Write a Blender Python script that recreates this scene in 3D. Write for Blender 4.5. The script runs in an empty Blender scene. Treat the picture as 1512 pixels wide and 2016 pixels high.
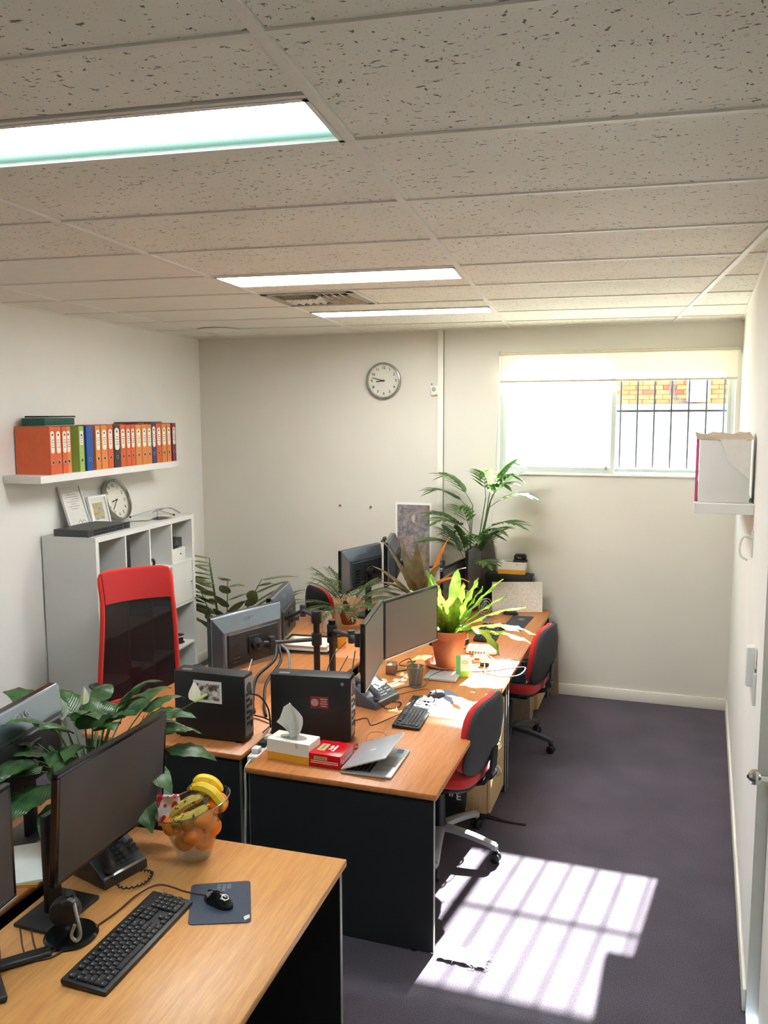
import bpy, bmesh, math, random
from mathutils import Vector, Matrix, Euler
PI = math.pi
rnd = random.Random(7)
SC = bpy.context.scene
COL = SC.collection

# ---------------------------------------------------------------- camera, sky, sun, exposure
cam_d = bpy.data.cameras.new('camera'); cam = bpy.data.objects.new('camera', cam_d); COL.objects.link(cam)
YAW, PITCH, ROLL = math.radians(18.893), 0.1172, -0.0037
_f = Vector((-math.sin(YAW)*math.cos(PITCH), math.cos(YAW)*math.cos(PITCH), -math.sin(PITCH)))
_r0 = Vector((math.cos(YAW), math.sin(YAW), 0)); _u0 = _r0.cross(_f)
_r = _r0*math.cos(ROLL)+_u0*math.sin(ROLL); _u = -_r0*math.sin(ROLL)+_u0*math.cos(ROLL)
cam.matrix_world = Matrix(((_r.x,_u.x,-_f.x,0),(_r.y,_u.y,-_f.y,0),(_r.z,_u.z,-_f.z,2.2292),(0,0,0,1)))
cam_d.sensor_fit = 'VERTICAL'; cam_d.sensor_height = 36.0; cam_d.lens = 1660.4*36.0/2016.0
cam_d.clip_start = 0.02; cam_d.clip_end = 200
SC.camera = cam

world = bpy.data.worlds.new('sky'); SC.world = world; world.use_nodes = True
bg = world.node_tree.nodes['Background']; bg.inputs[0].default_value = (0.72, 0.86, 1.0, 1); bg.inputs[1].default_value = 3.2

sun_d = bpy.data.lights.new('sun', 'SUN'); sun = bpy.data.objects.new('sun', sun_d); COL.objects.link(sun)
sun_d.energy = 36.0; sun_d.angle = math.radians(0.55); sun_d.color = (1.0, 0.97, 0.93)
sun.location = (3, 20, 12)
sun.rotation_euler = Vector((-0.137, -1.0, -0.685)).to_track_quat('-Z', 'Y').to_euler()

LAMP = 29.0            # brightness of the ceiling lamps
SC.view_settings.view_transform = 'Standard'; SC.view_settings.look = 'None'
SC.view_settings.gamma = 1.0; SC.view_settings.use_curve_mapping = False
SC.view_settings.exposure = 0.95
SC.cycles.use_denoising = True
SC.cycles.max_bounces = 10; SC.cycles.diffuse_bounces = 6; SC.cycles.transparent_max_bounces = 16
SC.cycles.sample_clamp_indirect = 8.0
SC.cycles.caustics_reflective = False; SC.cycles.caustics_refractive = False

# ---------------------------------------------------------------- materials
def lin(c):
    f = lambda v: (v/255/12.92) if v/255 <= 0.04045 else ((v/255+0.055)/1.055)**2.4
    return (f(c[0]), f(c[1]), f(c[2]), 1)
MC = {}
class NT:
    def __init__(s, name):
        s.m = bpy.data.materials.new(name); s.m.use_nodes = True; s.t = s.m.node_tree; s.n = s.t.nodes; s.l = s.t.links
        s.b = s.n['Principled BSDF']; s.out = s.n['Material Output']
    def node(s, ty, **kw):
        n = s.n.new(ty)
        for k, v in kw.items():
            if k in n.inputs: n.inputs[k].default_value = v
            else: setattr(n, k, v)
        return n
    def link(s, a, b): s.l.new(a, b)
    def coords(s, scale=(1,1,1), kind='Object', rot=(0,0,0)):
        tc = s.n.new('ShaderNodeTexCoord'); mp = s.n.new('ShaderNodeMapping')
        mp.inputs['Scale'].default_value = scale; mp.inputs['Rotation'].default_value = rot
        s.link(tc.outputs[kind], mp.inputs[0]); return mp.outputs[0]
    def noise(s, vec, scale, detail=2, rough=.5):
        n = s.node('ShaderNodeTexNoise'); n.inputs['Scale'].default_value = scale; n.inputs['Detail'].default_value = detail
        n.inputs['Roughness'].default_value = rough
        s.link(vec, n.inputs['Vector']); return n
    def ramp(s, fac, stops):
        r = s.n.new('ShaderNodeValToRGB'); e = r.color_ramp.elements
        while len(e) < len(stops): e.new(0.5)
        for i, (p, c) in enumerate(stops): e[i].position = p; e[i].color = c if len(c) == 4 else (*c, 1)
        s.link(fac, r.inputs[0]); return r.outputs[0]
    def mix(s, fac, a, b):
        m = s.n.new('ShaderNodeMix'); m.data_type = 'RGBA'
        for sock, v in ((m.inputs[0], fac), (m.inputs[6], a), (m.inputs[7], b)):
            if hasattr(v, 'is_output') or isinstance(v, bpy.types.NodeSocket): s.link(v, sock)
            else: sock.default_value = v
        return m.outputs[2]
    def bump(s, h, strength=.2, dist=.002):
        b = s.node('ShaderNodeBump'); b.inputs['Strength'].default_value = strength; b.inputs['Distance'].default_value = dist
        s.link(h, b.inputs['Height']); s.link(b.outputs[0], s.b.inputs['Normal'])
def mat(name, rgb, rough=.5, metal=0., var=.06, scale=30., bump=0., spec=None, coat=0., emit=0., sheen=0.):
    """a plain procedural material: a base colour with a little noise in it"""
    if name in MC: return MC[name]
    t = NT(name); c = lin(rgb)
    v = t.coords()
    n = t.noise(v, scale, 3)
    lo = tuple(max(0, x*(1-var)) for x in c[:3]); hi = tuple(min(1, x*(1+var)) for x in c[:3])
    t.link(t.ramp(n.outputs[0], [(.3, lo), (.7, hi)]), t.b.inputs['Base Color'])
    t.b.inputs['Roughness'].default_value = rough; t.b.inputs['Metallic'].default_value = metal
    if spec is not None: t.b.inputs['Specular IOR Level'].default_value = spec
    if coat: t.b.inputs['Coat Weight'].default_value = coat
    if sheen: t.b.inputs['Sheen Weight'].default_value = sheen
    if emit:
        t.b.inputs['Emission Color'].default_value = c; t.b.inputs['Emission Strength'].default_value = emit
    if bump: t.bump(n.outputs[0], bump)
    MC[name] = t.m; return t.m
def wood_mat(name, a, b, rough=.38, axis=1):
    if name in MC: return MC[name]
    t = NT(name); s = [22, 22, 22]; s[axis] = 1.3
    v = t.coords(tuple(s)); n = t.noise(v, 2.2, 5, .6)
    s2 = [140, 140, 140]; s2[axis] = 12
    n2 = t.noise(t.coords(tuple(s2)), 1.0, 2)
    c1 = t.ramp(n.outputs[0], [(.3, lin(a)), (.7, lin(b))])
    c2 = t.ramp(n2.outputs[0], [(.42, (.86,.84,.8,1)), (.6, (1,1,1,1))])
    m = t.n.new('ShaderNodeMix'); m.data_type = 'RGBA'; m.blend_type = 'MULTIPLY'; m.inputs[0].default_value = .6
    t.link(c1, m.inputs[6]); t.link(c2, m.inputs[7]); t.link(m.outputs[2], t.b.inputs['Base Color'])
    t.b.inputs['Roughness'].default_value = rough
    MC[name] = t.m; return t.m
def clear_mat(name, tint=(1,1,1,1), gloss=.08):
    """thin clear glass: light passes straight through, plus a faint mirror"""
    if name in MC: return MC[name]
    t = NT(name); t.n.remove(t.b)
    tr = t.node('ShaderNodeBsdfTransparent'); tr.inputs[0].default_value = tint
    gl = t.node('ShaderNodeBsdfGlossy'); gl.inputs['Roughness'].default_value = .03
    lw = t.node('ShaderNodeLayerWeight'); lw.inputs[0].default_value = .5
    mt = t.node('ShaderNodeMath', operation='POWER'); mt.inputs[1].default_value = 3.0
    ad = t.node('ShaderNodeMath', operation='MULTIPLY_ADD', use_clamp=True); ad.inputs[1].default_value = .5; ad.inputs[2].default_value = gloss
    t.link(lw.outputs['Facing'], mt.inputs[0]); t.link(mt.outputs[0], ad.inputs[0])
    mx = t.node('ShaderNodeMixShader'); t.link(ad.outputs[0], mx.inputs[0]); t.link(tr.outputs[0], mx.inputs[1]); t.link(gl.outputs[0], mx.inputs[2])
    t.link(mx.outputs[0], t.out.inputs[0]); MC[name] = t.m; return t.m
def see_mat(name, rgb, alpha=.4, trans=0., rough=.6):
    """woven stuff one can partly see through: mix of transparent, translucent and diffuse"""
    if name in MC: return MC[name]
    t = NT(name); t.b.inputs['Base Color'].default_value = lin(rgb); t.b.inputs['Roughness'].default_value = rough
    tl = t.node('ShaderNodeBsdfTranslucent'); tl.inputs[0].default_value = lin(rgb)
    m1 = t.node('ShaderNodeMixShader'); m1.inputs[0].default_value = trans
    t.link(t.b.outputs[0], m1.inputs[1]); t.link(tl.outputs[0], m1.inputs[2])
    tr = t.node('ShaderNodeBsdfTransparent'); m2 = t.node('ShaderNodeMixShader'); m2.inputs[0].default_value = alpha
    t.link(m1.outputs[0], m2.inputs[1]); t.link(tr.outputs[0], m2.inputs[2]); t.link(m2.outputs[0], t.out.inputs[0])
    MC[name] = t.m; return t.m
def leaf_mat(name, dark, light, rough=.35, trans=.35, stripes=0., edge=None):
    """leaf: UV u runs across, v along; midrib, side veins, translucent blade"""
    if name in MC: return MC[name]
    t = NT(name); tc = t.n.new('ShaderNodeTexCoord'); sp = t.n.new('ShaderNodeSeparateXYZ'); t.link(tc.outputs['UV'], sp.inputs[0])
    ab = t.node('ShaderNodeMath', operation='SUBTRACT'); ab.inputs[1].default_value = .5; t.link(sp.outputs[0], ab.inputs[0])
    ab2 = t.node('ShaderNodeMath', operation='ABSOLUTE'); t.link(ab.outputs[0], ab2.inputs[0])
    w = t.node('ShaderNodeMath', operation='MULTIPLY_ADD'); w.inputs[1].default_value = -1.1; t.link(ab2.outputs[0], w.inputs[0]); t.link(sp.outputs[1], w.inputs[2])
    w2 = t.node('ShaderNodeMath', operation='MULTIPLY'); w2.inputs[1].default_value = 75.; t.link(w.outputs[0], w2.inputs[0])
    sn = t.node('ShaderNodeMath', operation='SINE'); t.link(w2.outputs[0], sn.inputs[0])
    n = t.noise(t.coords(kind='Object'), 14., 3)
    base = t.ramp(n.outputs[0], [(.3, lin(dark)), (.72, lin(light))])
    if stripes:
        r = t.ramp(sn.outputs[0], [(.45, (0,0,0,1)), (.75, (1,1,1,1))])
        n3 = t.noise(t.coords(kind='Object'), 9., 2)
        mm = t.node('ShaderNodeMath', operation='MULTIPLY'); t.link(r, mm.inputs[0]); t.link(n3.outputs[0], mm.inputs[1])
        m2 = t.node('ShaderNodeMath', operation='MULTIPLY', use_clamp=True); m2.inputs[1].default_value = stripes*2; t.link(mm.outputs[0], m2.inputs[0])
        base = t.mix(m2.outputs[0], base, lin(edge or light))
    rib = t.ramp(ab2.outputs[0], [(.0, (1,1,1,1)), (.05, (0,0,0,1))])
    rm = t.node('ShaderNodeMath', operation='MULTIPLY'); rm.inputs[1].default_value = .5; t.link(rib, rm.inputs[0])
    base = t.mix(rm.outputs[0], base, lin(light))
    t.link(base, t.b.inputs['Base Color']); t.b.inputs['Roughness'].default_value = rough
    t.bump(sn.outputs[0], .25, .002)
    tl = t.node('ShaderNodeBsdfTranslucent'); t.link(base, tl.inputs[0])
    mx = t.node('ShaderNodeMixShader'); mx.inputs[0].default_value = trans
    t.link(t.b.outputs[0], mx.inputs[1]); t.link(tl.outputs[0], mx.inputs[2]); t.link(mx.outputs[0], t.out.inputs[0])
    MC[name] = t.m; return t.m

# ---------------------------------------------------------------- mesh helpers
def rotm(rx=0, ry=0, rz=0): return Euler((rx, ry, rz)).to_matrix().to_4x4()
def at(x=0, y=0, z=0, rx=0, ry=0, rz=0): return Matrix.Translation((x, y, z)) @ rotm(rx, ry, rz)
class G:
    """collects shapes; ob() links them as ONE mesh object"""
    def __init__(s): s.bm = bmesh.new(); s.uv = s.bm.loops.layers.uv.new('UVMap'); s.mi = 0
    def _fin(s, faces):
        for f in faces: f.material_index = s.mi
    def box(s, c, d, M=None, bv=0., seg=2, rz=0, rx=0, ry=0):
        m = Matrix.Translation(c) @ rotm(rx, ry, rz) @ Matrix.Diagonal((*d, 1))
        if M is not None: m = M @ m
        r = bmesh.ops.create_cube(s.bm, size=1, matrix=m); vs = r['verts']
        fs = {f for v in vs for f in v.link_faces}
        if bv > 0:
            es = list({e for v in vs for e in v.link_edges})
            rr = bmesh.ops.bevel(s.bm, geom=es, offset=bv, segments=seg, profile=.5, affect='EDGES', clamp_overlap=True)
            fs = {f for f in rr['faces'] if f.is_valid} | {f for f in fs if f.is_valid} | {f for v in rr['verts'] if v.is_valid for f in v.link_faces}
        s._fin(fs); return s
    def tube(s, pts, r, n=8, M=None, cap=True, closed=False):
        pts = [Vector(p) for p in pts]
        if M is not None: pts = [M @ p for p in pts]
        N = len(pts); rs = r if isinstance(r, (list, tuple)) else [r]*N
        ring = []; ref = None
        for i, p in enumerate(pts):
            a = pts[(i-1) % N] if (i > 0 or closed) else p; b = pts[(i+1) % N] if (i < N-1 or closed) else p
            t = (b-a).normalized() if (b-a).length > 1e-9 else Vector((0, 0, 1))
            if ref is None: ref = t.orthogonal().normalized()
            ref = ref - t*ref.dot(t)
            ref = ref.normalized() if ref.length > 1e-6 else t.orthogonal().normalized()
            bi = t.cross(ref)
            ring.append([s.bm.verts.new(p+(ref*math.cos(2*PI*k/n)+bi*math.sin(2*PI*k/n))*rs[i]) for k in range(n)])
        fs = []
        for i in range(N if closed else N-1):
            A, B = ring[i], ring[(i+1) % N]
            for k in range(n): fs.append(s.bm.faces.new((A[k], A[(k+1) % n], B[(k+1) % n], B[k])))
        if cap and not closed:
            fs.append(s.bm.faces.new(ring[0][::-1])); fs.append(s.bm.faces.new(ring[-1]))
        s._fin(fs); return s
    def lathe(s, prof, n=24, M=None, c=(0, 0, 0), cap=True, sx=1., sy=1.):
        M2 = Matrix.Translation(c) if M is None else M @ Matrix.Translation(c)
        rings = []; fs = []
        for r, z in prof:
            if r < 1e-6: rings.append([s.bm.verts.new(M2 @ Vector((0, 0, z)))])
            else: rings.append([s.bm.verts.new(M2 @ Vector((r*sx*math.cos(2*PI*k/n), r*sy*math.sin(2*PI*k/n), z))) for k in range(n)])
        for A, B in zip(rings, rings[1:]):
            if len(A) == 1 and len(B) == 1: continue
            for k in range(n):
                a, b = A[k % len(A)], A[(k+1) % len(A)]; c2, d = B[(k+1) % len(B)], B[k % len(B)]
                vs = []
                for v in (a, b, c2, d):
                    if v not in vs: vs.append(v)
                fs.append(s.bm.faces.new(vs))
        if cap:
            if len(rings[0]) > 1: fs.append(s.bm.faces.new(rings[0][::-1]))
            if len(rings[-1]) > 1: fs.append(s.bm.faces.new(rings[-1]))
        s._fin(fs); return s
    def prism(s, poly, h, M=None, bv=0.):
        """polygon in local xy, extruded 0..h along local z"""
        M = M or Matrix.Identity(4)
        a = [s.bm.verts.new(M @ Vector((x, y, 0))) for x, y in poly]; b = [s.bm.verts.new(M @ Vector((x, y, h))) for x, y in poly]
        fs = [s.bm.faces.new(a[::-1]), s.bm.faces.new(b)]; n = len(poly)
        for i in range(n): fs.append(s.bm.faces.new((a[i], a[(i+1) % n], b[(i+1) % n], b[i])))
        if bv:
            es = [e for f in fs[:2] for e in f.edges]
            rr = bmesh.ops.bevel(s.bm, geom=es, offset=bv, segments=2, profile=.5, affect='EDGES', clamp_overlap=True)
            fs = [f for f in set(rr['faces']) | set(fs) if f.is_valid]
        s._fin(fs); return s
    def sheet(s, rows, M=None):
        """grid of points, UV u across / v along"""
        nr, nc = len(rows), len(rows[0])
        V = [[s.bm.verts.new((M @ Vector(p)) if M is not None else Vector(p)) for p in r] for r in rows]
        fs = []
        for i in range(nr-1):
            for j in range(nc-1):
                f = s.bm.faces.new((V[i][j], V[i][j+1], V[i+1][j+1], V[i+1][j]))
                for lp, (a, b) in zip(f.loops, ((i, j), (i, j+1), (i+1, j+1), (i+1, j))): lp[s.uv].uv = (b/(nc-1), a/(nr-1))
                fs.append(f)
        s._fin(fs); return s
    def slab(s, rows, t, M=None):
        """a bent sheet with real thickness t (t along the sheet's own normal)"""
        R = [[Vector(p) for p in r] for r in rows]; nr, nc = len(R), len(R[0])
        def nor(i, j):
            a = R[min(i+1, nr-1)][j]-R[max(i-1, 0)][j]; b = R[i][min(j+1, nc-1)]-R[i][max(j-1, 0)]
            return b.cross(a).normalized()
        F = [[R[i][j]+nor(i, j)*t/2 for j in range(nc)] for i in range(nr)]; K = [[R[i][j]-nor(i, j)*t/2 for j in range(nc)] for i in range(nr)]
        m = M or Matrix.Identity(4)
        VF = [[s.bm.verts.new(m @ p) for p in r] for r in F]; VK = [[s.bm.verts.new(m @ p) for p in r] for r in K]
        fs = []
        for i in range(nr-1):
            for j in range(nc-1):
                f = s.bm.faces.new((VF[i][j], VF[i][j+1], VF[i+1][j+1], VF[i+1][j])); fs.append(f)
                for lp, (a, b) in zip(f.loops, ((i, j), (i, j+1), (i+1, j+1), (i+1, j))): lp[s.uv].uv = (b/(nc-1), a/(nr-1))
                fs.append(s.bm.faces.new((VK[i][j], VK[i+1][j], VK[i+1][j+1], VK[i][j+1])))
        ring = [(0, j) for j in range(nc)]+[(i, nc-1) for i in range(1, nr)]+[(nr-1, j) for j in range(nc-2, -1, -1)]+[(i, 0) for i in range(nr-2, 0, -1)]
        for (a, b), (c, d) in zip(ring, ring[1:]+ring[:1]):
            fs.append(s.bm.faces.new((VF[a][b], VK[a][b], VK[c][d], VF[c][d])))
        s._fin(fs); return s
    def ball(s, c, r, M=None, sc=(1, 1, 1), seg=16, rings=10):
        m = Matrix.Translation(c) @ Matrix.Diagonal((*sc, 1))
        if M is not None: m = M @ m
        vs = bmesh.ops.create_uvsphere(s.bm, u_segments=seg, v_segments=rings, radius=r, matrix=m)['verts']
        s._fin({f for v in vs for f in v.link_faces}); return s
    def pad(s, w, h, t, fn=None, e=4., n=32, back=1.):
        """cushion: superellipse outline in xz, thickness along y, bent by fn"""
        prof = [(1.0, 0.), (.985, .3), (.95, .42), (.85, .48), (.6, .5), (.3, .5)]
        fn = fn or (lambda p: p)
        def pt(k, r, y):
            a = 2*PI*k/n; cx, cz = math.cos(a), math.sin(a)
            x = math.copysign(abs(cx)**(2/e), cx)*w/2*r; z = math.copysign(abs(cz)**(2/e), cz)*h/2*r
            return s.bm.verts.new(fn(Vector((x, y, z))))
        rings = [[pt(k, r, -q*t) for k in range(n)] for r, q in reversed(prof[1:])]+[[pt(k, 1., 0) for k in range(n)]]+[[pt(k, r, q*t*back) for k in range(n)] for r, q in prof[1:]]
        fs = []
        for A, B in zip(rings, rings[1:]):
            for k in range(n): fs.append(s.bm.faces.new((A[k], A[(k+1) % n], B[(k+1) % n], B[k])))
        c0 = s.bm.verts.new(fn(Vector((0, -t*.5, 0)))); c1 = s.bm.verts.new(fn(Vector((0, t*.5*back, 0))))
        for k in range(n):
            fs.append(s.bm.faces.new((c0, rings[0][(k+1) % n], rings[0][k]))); fs.append(s.bm.faces.new((c1, rings[-1][k], rings[-1][(k+1) % n])))
        s._fin(fs); return s
    def mesh(s, name, mats, smooth=True, ang=35):
        if s.bm.faces: bmesh.ops.recalc_face_normals(s.bm, faces=s.bm.faces[:]) if not getattr(s, 'open', False) else None
        me = bpy.data.meshes.new(name); s.bm.to_mesh(me); s.bm.free()
        for m in (mats if isinstance(mats, (list, tuple)) else [mats]): me.materials.append(m)
        if smooth:
            me.polygons.foreach_set('use_smooth', [True]*len(me.polygons)); me.set_sharp_from_angle(angle=math.radians(ang))
        return me
    def ob(s, name, mats, parent=None, smooth=True, ang=35, M=None):
        return link(name, s.mesh(name, mats, smooth, ang), parent, M)
def link(name, data, parent=None, M=None):
    o = bpy.data.objects.new(name, data); COL.objects.link(o)
    if parent is not None: o.parent = parent
    if M is not None: o.matrix_basis = M
    return o
def tag(o, label=None, cat=None, group=None, kind=None):
    if label: o['label'] = label
    if cat: o['category'] = cat
    if group: o['group'] = group
    if kind: o['kind'] = kind
    return o
def thing(name, label, cat, loc=(0, 0, 0), rz=0., group=None, rx=0., ry=0., kind=None):
    o = bpy.data.objects.new(name, None); COL.objects.link(o); o.empty_display_size = .05
    o.location = loc; o.rotation_euler = (rx, ry, rz)
    return tag(o, label, cat, group, kind)
def text(name, s, size, mt, parent=None, M=None, depth=.0006, bold=.0, align='CENTER'):
    cu = bpy.data.curves.new(name, 'FONT'); cu.body = s; cu.size = size; cu.extrude = depth; cu.offset = bold; cu.align_x = align; cu.align_y = 'CENTER'
    cu.resolution_u = 3
    tmp = bpy.data.objects.new(name, cu); COL.objects.link(tmp)
    me = bpy.data.meshes.new_from_object(tmp.evaluated_get(bpy.context.evaluated_depsgraph_get()))
    bpy.data.objects.remove(tmp); bpy.data.curves.remove(cu)
    me.materials.clear(); me.materials.append(mt)
    return link(name, me, parent, M)
def curve(pts, n=8):
    """Catmull-Rom through the points"""
    P = [Vector(p) for p in pts]; P = [P[0]*2-P[1]]+P+[P[-1]*2-P[-2]]; out = []
    for i in range(1, len(P)-2):
        a, b, c, d = P[i-1:i+3]
        for k in range(n):
            t = k/n; out.append(.5*((2*b)+(c-a)*t+(2*a-5*b+4*c-d)*t*t+(-a+3*b-3*c+d)*t**3))
    out.append(P[-2]); return out
def cable(label, pts, r, mt, name='cable', cat='cable', n=6, group=None):
    p0 = Vector(pts[0]); g = G(); g.tube([p-p0 for p in curve(pts, 6)], r, n)
    o = g.ob(name, mt); o.location = p0; return tag(o, label, cat, group)

# shared materials
white_paint = mat('white_paint', (236, 236, 232), .55, var=.015, scale=6)
wall_paint = mat('wall_paint', (236, 235, 230), .75, var=.02, scale=2.5, bump=.04)
cream_paint = mat('cream_wall_paint', (219, 216, 207), .75, var=.025, scale=2.0, bump=.04)
trim_paint = mat('trim_paint', (236, 233, 222), .5, var=.02, scale=5)
black = mat('black_plastic', (26, 27, 29), .45, var=.1, scale=60)
gloss_black = mat('gloss_black', (14, 15, 17), .16, var=.05, scale=20)
dark_grey = mat('dark_grey_plastic', (52, 54, 57), .5, var=.08, scale=60)
mid_grey = mat('mid_grey_plastic', (110, 114, 118), .45, var=.05, scale=50)
silver = mat('silver_metal', (196, 198, 200), .3, .85, var=.04, scale=40)
chrome = mat('chrome', (215, 215, 215), .12, 1., var=.02)
white_plastic = mat('white_plastic', (232, 232, 228), .35, var=.02, scale=30)
paper = mat('paper', (240, 239, 232), .8, var=.02, scale=40)
cream_paper = mat('cream_paper', (226, 220, 200), .8, var=.05, scale=40)
red_fabric = mat('red_fabric', (190, 26, 24), .85, var=.16, scale=320, bump=.25, sheen=.3)
charcoal_fabric = mat('charcoal_fabric', (58, 59, 61), .9, var=.25, scale=420, bump=.3)
cable_black = mat('cable_black', (16, 16, 17), .5)
cable_white = mat('cable_white', (205, 203, 196), .5)
ink = mat('ink_black', (24, 24, 24), .6)
beech = wood_mat('beech_laminate', (188, 115, 62), (208, 139, 81))
beech_pale = wood_mat('pale_beech_laminate', (204, 140, 78), (222, 164, 98))
beech_light = wood_mat('light_beech_laminate', (205, 170, 118), (224, 194, 146), axis=2)
melamine_black = mat('black_melamine', (33, 34, 35), .5, var=.12, scale=180)
terracotta = mat('terracotta', (172, 100, 66), .85, var=.12, scale=18, bump=.1)
soil = mat('potting_soil', (48, 36, 28), .95, var=.4, scale=120, bump=.6)
# ---------------------------------------------------------------- the room
H = 2.876; BY = 6.61                                  # ceiling rail height, back wall
AL = math.atan(.0755)                                  # the left wall leans 4.3 degrees
AR = -math.atan(.035)                                  # the right wall leans 2 degrees
AC = math.atan(.1019)                                  # the ceiling grid is turned against the room
def LW(s, d=0., z=0.):                                 # along / out of the left wall
    return Vector((-3.79-math.sin(AL)*s+math.cos(AL)*d, 4.09+math.cos(AL)*s+math.sin(AL)*d, z))
def RW(s, d=0., z=0.):                                 # s from the back corner toward the camera, d out of the wall
    return Vector((.4488+math.sin(AR)*s-math.cos(AR)*d, BY-math.cos(AR)*s-math.sin(AR)*d, z))
XL = lambda y: -3.79-.0755*(y-4.09)
XR = lambda y: .4488-.035*(BY-y)
FY = -1.6
ROOM = [(XL(FY), FY), (XR(FY), FY), (XR(BY), BY), (XL(BY), BY)]

def carpet_mat():
    t = NT('carpet'); v = t.coords(); n = t.noise(v, 260, 2); n2 = t.noise(v, 3, 3); n3 = t.noise(v, 900, 1)
    a = t.ramp(n.outputs[0], [(.3, lin((74, 69, 79))), (.7, lin((124, 117, 129)))])
    b = t.ramp(n2.outputs[0], [(.3, (.86, .86, .86, 1)), (.7, (1.1, 1.08, 1.1, 1))])
    m = t.n.new('ShaderNodeMix'); m.data_type = 'RGBA'; m.blend_type = 'MULTIPLY'; m.inputs[0].default_value = 1
    t.link(a, m.inputs[6]); t.link(b, m.inputs[7]); t.link(m.outputs[2], t.b.inputs['Base Color'])
    t.b.inputs['Roughness'].default_value = .95; t.b.inputs['Specular IOR Level'].default_value = .15; t.bump(n3.outputs[0], .7, .006)
    return t.m
g = G(); g.prism([(x*1.0, y) for x, y in ROOM], .1, at(0, 0, -.1))
tag(g.ob('floor', carpet_mat(), smooth=False), 'dark grey-purple office carpet covering the whole floor', 'floor', kind='structure')

# back wall with the window hole
WX0, WX1, WZ0, WZ1 = -1.305, .415, 1.752, 2.680
g = G(); T_ = .16
x0, x1 = XL(BY)-.3, XR(BY)+.3
for (a, b, c, d) in ((x0, WX0, 0, 3.0), (WX1, x1, 0, 3.0), (WX0, WX1, 0, WZ0), (WX0, WX1, WZ1, 3.0)):
    g.box(((a+b)/2, BY+T_/2, (c+d)/2), (b-a, T_, d-c))
tag(g.ob('wall_back', cream_paint, smooth=False), 'cream painted back wall with the high window in it', 'wall', kind='structure')
g = G(); L_ = 9.0
g.box((-.1, 0, 1.5), (.2, L_, 3.0)); o = g.ob('wall_left', wall_paint, smooth=False); o.location = LW(-1.6); o.rotation_euler.z = AL
tag(o, 'cream painted left wall behind the binder shelf', 'wall', kind='structure')
# right wall: pieces around the door opening (3.44 m .. 4.30 m from the back corner)
DS0, DS1, DZ = 3.442, 4.29, 2.06
g = G()
def rwbox(g, s0, s1, d0, d1, z0, z1, bv=0.):
    g.box(((-(d0+d1)/2), -(s0+s1)/2, (z0+z1)/2), (d1-d0, s1-s0, z1-z0), bv=bv)
for s0, s1, z0, z1 in ((-.2, DS0, 0, 3.), (DS1, 8.5, 0, 3.), (DS0, DS1, DZ, 3.)): rwbox(g, s0, s1, -.14, 0, z0, z1)
def rwplace(o): o.location = (.4488, BY, 0); o.rotation_euler.z = AR; return o
tag(rwplace(g.ob('wall_right', wall_paint, smooth=False)), 'cream painted right wall with the door', 'wall', kind='structure')
door = rwplace(thing('door_1', 'white painted door with a round chrome knob in the right wall', 'door', kind='structure'))
g = G(); rwbox(g, DS0+.006, DS1-.006, -.078, -.040, .008, DZ-.006); g.ob('leaf', trim_paint, door, smooth=False)
g = G()
for s0, s1, z0, z1 in ((DS0-.001, DS0+.003, 0, DZ), (DS1-.003, DS1+.001, 0, DZ), (DS0, DS1, DZ-.003, DZ+.001)): rwbox(g, s0, s1, -.139, .0015, z0, z1)
g.ob('jamb', mat('door_jamb_paint', (196, 194, 186), .5, var=.03), door, smooth=False)
Mk = at(.040, -(DS0+.075), .955, 0, -PI/2, 0)
g = G(); g.lathe([(.026, 0), (.026, .006), (.011, .010), (.011, .034), (.020, .040), (.028, .052), (.027, .064), (.016, .074), (0, .076)], 24, Mk); k = g.ob('knob', chrome, door)
g = G(); g.lathe([(.007, .0755), (.006, .080), (0, .081)], 12, Mk); g.ob('lock_button', dark_grey, k)
g = G(); g.box(((ROOM[0][0]+ROOM[1][0])/2, FY-.1, 1.5), (5.5, .2, 3.0))
tag(g.ob('wall_front', wall_paint, smooth=False), 'cream painted wall behind the viewer', 'wall', kind='structure')

# skirting
g = G(); g.box(((XL(BY)+XR(BY))/2, BY-.0075, .0445), (XR(BY)-XL(BY)-.02, .015, .089), bv=.004)
tag(g.ob('baseboard_back', trim_paint), 'cream skirting board along the back wall', 'skirting', kind='structure')
g = G(); rwbox(g, .016, DS0-.02, 0, .013, 0, .089, bv=.004); tag(rwplace(g.ob('baseboard_right', trim_paint)), 'cream skirting board along the right wall', 'skirting', kind='structure')
g = G(); g.box((.0075, .4, .0445), (.015, 4.2, .089), bv=.004); o = g.ob('baseboard_left', trim_paint); o.location = LW(0); o.rotation_euler.z = AL
tag(o, 'cream skirting board along the left wall', 'skirting', kind='structure')
g = G(); g.box((-1.775, BY-.012, 1.483), (.05, .024, 2.786), bv=.003)
g.box((-1.753, BY-.014, 1.483), (.006, .028, 2.786), bv=.001)
tag(g.ob('trim_1', trim_paint), 'vertical cream cable trunking running up the back wall beside the clock', 'trim', kind='structure')

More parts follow.
